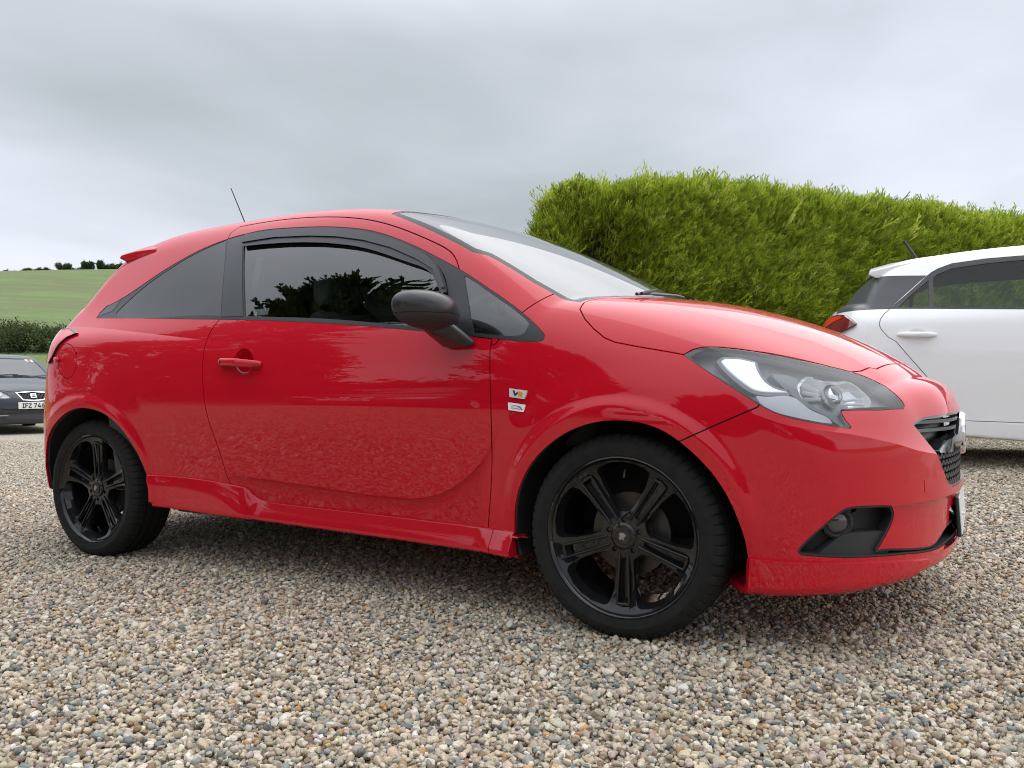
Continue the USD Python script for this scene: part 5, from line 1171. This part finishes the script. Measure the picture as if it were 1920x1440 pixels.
        obj(car, 'door_mirror', join(f(mc)), WHITE_PAINT, 50)
    C.emit(car, 'windscreen', win(.003, .008) ^ wsp(-.003), WINDSCREEN, sheet=(.003, False))
    C.emit(car, 'rear_window', win(.003, .008) ^ tgp(-.003), PRIVACY, sheet=(.003, False))
    C.emit(car, 'grille', win(-.002, .02) ^ prism(Polygon([(-.36, .60), (.36, .60), (.28, .42), (-.28, .42)]), 'yz', .4, 1.2), SATIN_BLACK)
    C.emit(car, 'front_plate', win(-.012, .006) ^ prism(Polygon([(-.26, .33), (.26, .33), (.26, .44), (-.26, .44)]), 'yz', .4, 1.2), PLATE_WHITE)
    sp_ = []
    for y in np.linspace(-.52, .52, 13):
        e = abs(y) / .5; dz = -.060 * e ** 2
        sp_.append([(-2.48, y, 1.447 + dz), (-2.60, y, 1.437 + dz), (-2.74, y, 1.418 + dz), (-2.855 - .025 * e, y, 1.386 + dz), (-2.862 - .025 * e, y, 1.372 + dz), (-2.83 - .02 * e, y, 1.350 + dz), (-2.65 - .04 * e, y * .97, 1.342 + dz), (-2.48, y * .95, 1.36 + dz)])
    obj(car, 'roof_spoiler', join(manifold3d.Manifold.batch_boolean([manifold3d.Manifold.batch_hull([manifold3d.Manifold.sphere(.008, 8).translate(c) for c in a + b]) for a, b in zip(sp_[:-1], sp_[1:])], manifold3d.OpType.Add)), WHITE_PAINT, 40)
    ae = obj(car, 'aerial', tube([(-2.53, 0, 1.435), (-2.629, 0, 1.605)], [.013, .010], 8), SATIN_BLACK)
    simple_cabin(car, C, -1.30, .22, wells)
    for x in (0, -2.82):
        for y in (-.745, .745): wheel(car, x, y, .305, 20, rim_mat=BRIGHT_GREY)
    return car

def build_dark():
    C = Cutter(DARK, (300, 180, 50), (220, 120, 36))
    car = thing('dark_grey_saloon', 'dark grey saloon facing the viewer at the left edge of the drive', 'car', DARK_AT)
    wells = wheel_wells((0, -2.64), .35)
    right = lambda p: prism(p, 'xz', -1.3, -.25)
    dlo = Polygon([(-.92, 1.0), (-1.18, 1.165), (-1.45, 1.295), (-1.75, 1.345), (-2.2, 1.335), (-2.55, 1.255), (-2.9, 1.10), (-3.02, 1.01), (-2, .985), (-1.2, .965)])
    ws = Polygon([(-.50, 1.315), (0, 1.322), (.50, 1.315), (.575, 1.19), (.645, 1.05), (.62, .995), (.3, .972), (0, .968), (-.3, .972), (-.62, .995), (-.645, 1.05), (-.575, 1.19)])
    wsp = lambda b: prism(ws.buffer(b), 'yz', -1.75, .2)
    hl = Polygon([(-.293, .610), (-.337, .660), (-.389, .704), (-.44, .718), (-.62, .755), (-.72, .760), (-.735, .72), (-.66, .65), (-.55, .612), (-.40, .605)])
    hp = lambda b: prism(hl.buffer(b), 'yz', 0, 1.2)
    gr = Polygon([(-.235, .698), (0, .716), (.235, .698), (.205, .655), (.150, .575), (0, .566), (-.150, .575), (-.205, .655)])
    gp = lambda b: prism(gr.buffer(b), 'yz', .3, 1.2)
    low = Polygon([(-.45, .36), (.45, .36), (.40, .27), (-.40, .27)]); lowp = prism(low.buffer(.01), 'yz', .3, 1.2)
    skin = C.solid(0, True) - C.solid(.010) - wells - both(right(dlo)) - wsp(0) - both(hp(0)) - gp(0) - lowp
    bon = Polygon([(-.235, .704), (-.335, .713), (-.43, .738), (-.62, .772), (-.70, .80), (-.72, .90), (-.60, .962), (-.3, .955), (.3, .955), (.60, .962), (.72, .90), (.70, .80), (.62, .772), (.43, .738), (.335, .713), (.235, .704), (0, .722)])
    bp = lambda b: prism(bon.buffer(b), 'yz', -1.2, 1.2)
    bonnet = C.emit(car, 'bonnet', skin ^ bp(-.003), GREY_PAINT); skin = skin - bp(.003)
    for s in (0, 1):
        f = (lambda m: m) if s == 0 else mirror
        for a, b in ((-.50, -1.62), (-1.63, -2.62)):
            dp = Polygon([(a, .26), (a, .98), (b, 1.01), (b, .26)])
            C.emit(car, 'door', skin ^ f(right(dp.buffer(-.002))), GREY_PAINT); skin = skin - f(right(dp.buffer(.002)))
    C.emit(car, 'body_shell', skin, GREY_PAINT)
    C.emit(car, 'inner_frame', C.solid(.013) - C.solid(.020) - wells - both(right(dlo.buffer(-.01))) - wsp(-.01) - both(hp(.003)) - gp(.003), INTERIOR)
    win = lambda a, b: C.solid(a) - C.solid(b)
    C.emit(car, 'windscreen', win(.003, .008) ^ wsp(-.002), DARK_SCREEN, sheet=(.003, False))
    C.emit(car, 'windscreen_seal', (win(-.001, .010) ^ wsp(-.001)) - wsp(-.018), SATIN_BLACK)
    st = obj(car, 'tax_sticker', join(C.solid(.001) - C.solid(.0025) ^ prism(Polygon([(.355, 1.305), (.49, 1.300), (.51, 1.245), (.375, 1.255)]), 'yz', -1.75, 0)), STICKER_MINT)
    obj(st, 'sticker_spot', join(C.solid(-.001) - C.solid(.0005) ^ prism(Point(.435, 1.277).buffer(.026), 'yz', -1.75, 0)), STICKER_RED)
    for s in (0, 1):
        f = (lambda m: m) if s == 0 else mirror
        C.emit(car, 'side_window', f(win(.004, .008) ^ right(dlo.buffer(-.02))), SIDE_GLASS, sheet=(.004, False))
        C.emit(car, 'window_frame', f((win(.001, .010) ^ right(dlo.buffer(-.001))) - right(dlo.buffer(-.022))), SATIN_BLACK)
        h = C.emit(car, 'headlight', f(win(.002, .006) ^ hp(-.002)), LENS, sheet=(.002, False))
        C.emit(h, 'lamp_reflector', f(win(.03, .05) ^ hp(.01)), BRIGHT_GREY)
        obj(h, 'lamp_bowl', join(f(manifold3d.Manifold.sphere(.062, 28).translate((.70, -.47, .668)) ^ C.solid(.006) ^ hp(-.006))), REFLECTOR, 40)
        mc = hull(((-.62, -.96, .99), .045), ((-.66, -1.03, 1.0), .05), ((-.60, -.88, .95), .025), seg=16)
        obj(car, 'door_mirror', join(f(mc)), GREY_PAINT, 50)
    for y0, y1 in ((-.50, .10), (.02, .60)):
        zz = lambda y: .985 - .02 * (y / .6) ** 2
        pts = [(x, y, float(DARK.top(A(x), A(abs(y)))) + .014) for x, y in [(-.56 - .03 * t, y0 + (y1 - y0) * t) for t in np.linspace(0, 1, 7)]]
        obj(car, 'wiper', tube(pts, .009, 6), SATIN_BLACK)
    g = thing_part(car, 'grille', (0, 0, 0))
    C.emit(g, 'grille_surround', (win(-.006, .012) ^ gp(.004)) - gp(-.010), CHROME)
    C.emit(g, 'grille_back', win(.035, .040) ^ gp(.01), SATIN_BLACK)
    for k in range(-10, 11):
        C.emit(g, 'grille_bar', win(.004, .03) ^ prism(Polygon([(k * .021 - .0035, .5), (k * .021 + .0035, .5), (k * .021 + .0035, .8), (k * .021 - .0035, .8)]).intersection(gr.buffer(-.009)), 'yz', .3, 1.2) if abs(k) < 10 else NONE, TRIM_GREY)
    sq = Polygon([(-.033, .618), (.040, .618), (.040, .676), (-.033, .676)]).buffer(.004)
    em = C.emit(g, 'emblem', win(-.012, .004) ^ prism(sq, 'yz', .3, 1.2), CHROME)
    s_shape = Polygon([(-.026, .668), (.034, .668), (.034, .655), (-.008, .652), (.034, .640), (.034, .624), (-.026, .624), (-.026, .637), (.016, .640), (-.026, .652)])
    C.emit(em, 'emblem_letter', win(-.014, .004) ^ prism(s_shape, 'yz', .3, 1.2), TRIM_GREY)
    C.emit(car, 'lower_grille', win(.03, .035) ^ prism(low.buffer(.02), 'yz', .3, 1.2), SATIN_BLACK)
    for f in ((lambda m: m), mirror): C.emit(car, 'bumper_strip', f(win(-.004, .004) ^ prism(Polygon([(-.62, .325), (-.36, .322), (-.36, .332), (-.62, .335)]), 'yz', .2, 1.2)), CHROME)
    pl = obj(car, 'number_plate', join(rbox((.898, .033, .487), (.008, .52, .112), .003, 8, ry=-6)), PLATE_WHITE)
    t = meshkit.text_mesh('IFZ 746', .072, .003, True)
    t.apply_transform(A([[0, 0, 1, 0], [.86, 0, 0, 0], [0, 1, 0, 0], [0, 0, 0, 1.]]))
    t.apply_transform(trimesh.transformations.rotation_matrix(math.radians(-6), [0, 1, 0])); t.apply_translation([.9068, -.175, .450])
    obj(pl, 'plate_lettering', t, PLATE_TEXT, False)
    simple_cabin(car, C, -1.45, .22, wells)
    for x in (0, -2.64):
        for y in (-.76, .76): wheel(car, x, y, .305, 50, rim_mat=BRIGHT_GREY)
    return car

white, dark = build_white(), build_dark()

# ------------------------------------------------------------------ behind the viewer: what the doors and windows mirror
def copy_of(src, name, label, category, M, group=None):
    x = UsdGeom.Xform.Define(stage, numbered('/World', name))
    x.GetPrim().GetReferences().AddInternalReference(src)
    x.ClearXformOpOrder(); x.AddTransformOp(opSuffix='placed').Set(Gf.Matrix4d(*A(M).T.ravel().tolist()))
    tag(x, label, category, group); x.GetPrim().SetInstanceable(True)
    return x
copy_of(dark, 'dark_grey_saloon', 'dark grey saloon seen only as a reflection under the red door handle', 'car', placement(math.radians(65), (.9, 0, 0), (-5.2, -5.6, 0)))
copy_of(white, 'white_hatchback', 'white hatchback seen only as a reflection in the red front wing', 'car', placement(math.radians(100), (.8, 0, 0), (-2.0, -6.6, 0)))
copy_of(dark, 'dark_grey_saloon', 'dark grey saloon seen only as a reflection in the red front bumper', 'car', placement(math.radians(75), (.9, 0, 0), (3.6, -8.2, 0)))

def conifer(name, label, at, height, spread, seed, n=1500):
    t = thing(name, label, 'tree'); rg = np.random.default_rng(seed)
    obj(t, 'trunk', tube([(at[0], at[1], -.2), (at[0], at[1], height * .5), (at[0], at[1], height)], [.16, .10, .02], 8), BARK)
    u = rg.random(n) ** .75; z = .5 + (height - .4) * u; r = spread * (1 - u) ** .8 + .12
    tier = np.floor(u * 14); az = rg.uniform(0, 2 * np.pi, n); q = rg.uniform(.25, 1.0, n)
    q = np.where(meshkit.noise(np.stack([az * 1.6, tier * 1.3, 0 * az], 1), seed) > .38, q, q * .55)
    P = np.stack([at[0] + np.cos(az) * r * q, at[1] + np.sin(az) * r * q, z - .30 * q * r], 1)
    D = np.stack([np.cos(az), np.sin(az), -.15 + .5 * rg.random(n)], 1) + rg.normal(0, .25, (n, 3))
    instancer(t + '/crown', [(v, f, c, DARK_LEAF, 'spray') for v, f, c in (spray(600 + k, .62, 11, .022) for k in range(3))], P, D, rg.uniform(.7, 1.35, n), seed + 1)
conifer('conifer_tree', 'tall dark conifer with drooping boughs, mirrored in the red door window', (-8.2, -5.6), 8.4, 2.4, 901, 1700)
conifer('conifer_tree', 'shorter conifer mirrored in the middle of the red door', (-4.6, -9.4), 5.6, 2.3, 911)
conifer('conifer_tree', 'conifer mirrored in the red rear wing', (-10.2, -9.0), 5.0, 2.2, 921)
conifer('conifer_tree', 'conifer mirrored in the red front wing beside the sticker', (-.6, -11.5), 4.8, 2.0, 931)
far = thing('far_hedge', 'long dark hedge seen only as a dark band mirrored in the red doors', 'hedge')
rg = np.random.default_rng(55); n = 5200
s = rg.uniform(-26, 22, n); P = np.stack([s, -13.5 + rg.normal(0, .55, n) - .05 * s, rg.random(n) ** .7 * (1.9 + .8 * meshkit.fbm(np.stack([s * .35, s * 0, s * 0], 1), 3, 2))], 1)
instancer(far + '/foliage', [(v, f, c, SCRUB_LEAF, 'leaf_cluster') for v, f, c in (leaf_cluster(700 + k, 30, .6, .13) for k in range(3))], P, rg.normal(size=P.shape) + [0, 0, .6], rg.uniform(.7, 1.2, n), 56)

ca, cb = cam_xy(34, 23.6), cam_xy(60, 30)
za = EYE[2] + 328 / 1560 * 34; t = np.linspace(-.3, 1.2, 20)
cable = obj('/World', 'overhead_cable', tube([(ca[0] + (cb[0] - ca[0]) * q * .5 - 0 * q, ca[1] + (cb[1] - ca[1]) * q * .5, za + 2.2 * (q - .5) ** 2 + .9 - 2.0 * q) for q in t], .011, 5), SATIN_BLACK)
tag(stage.GetPrimAtPath(cable), 'thin overhead cable slanting down behind the right end of the hedge', 'cable')
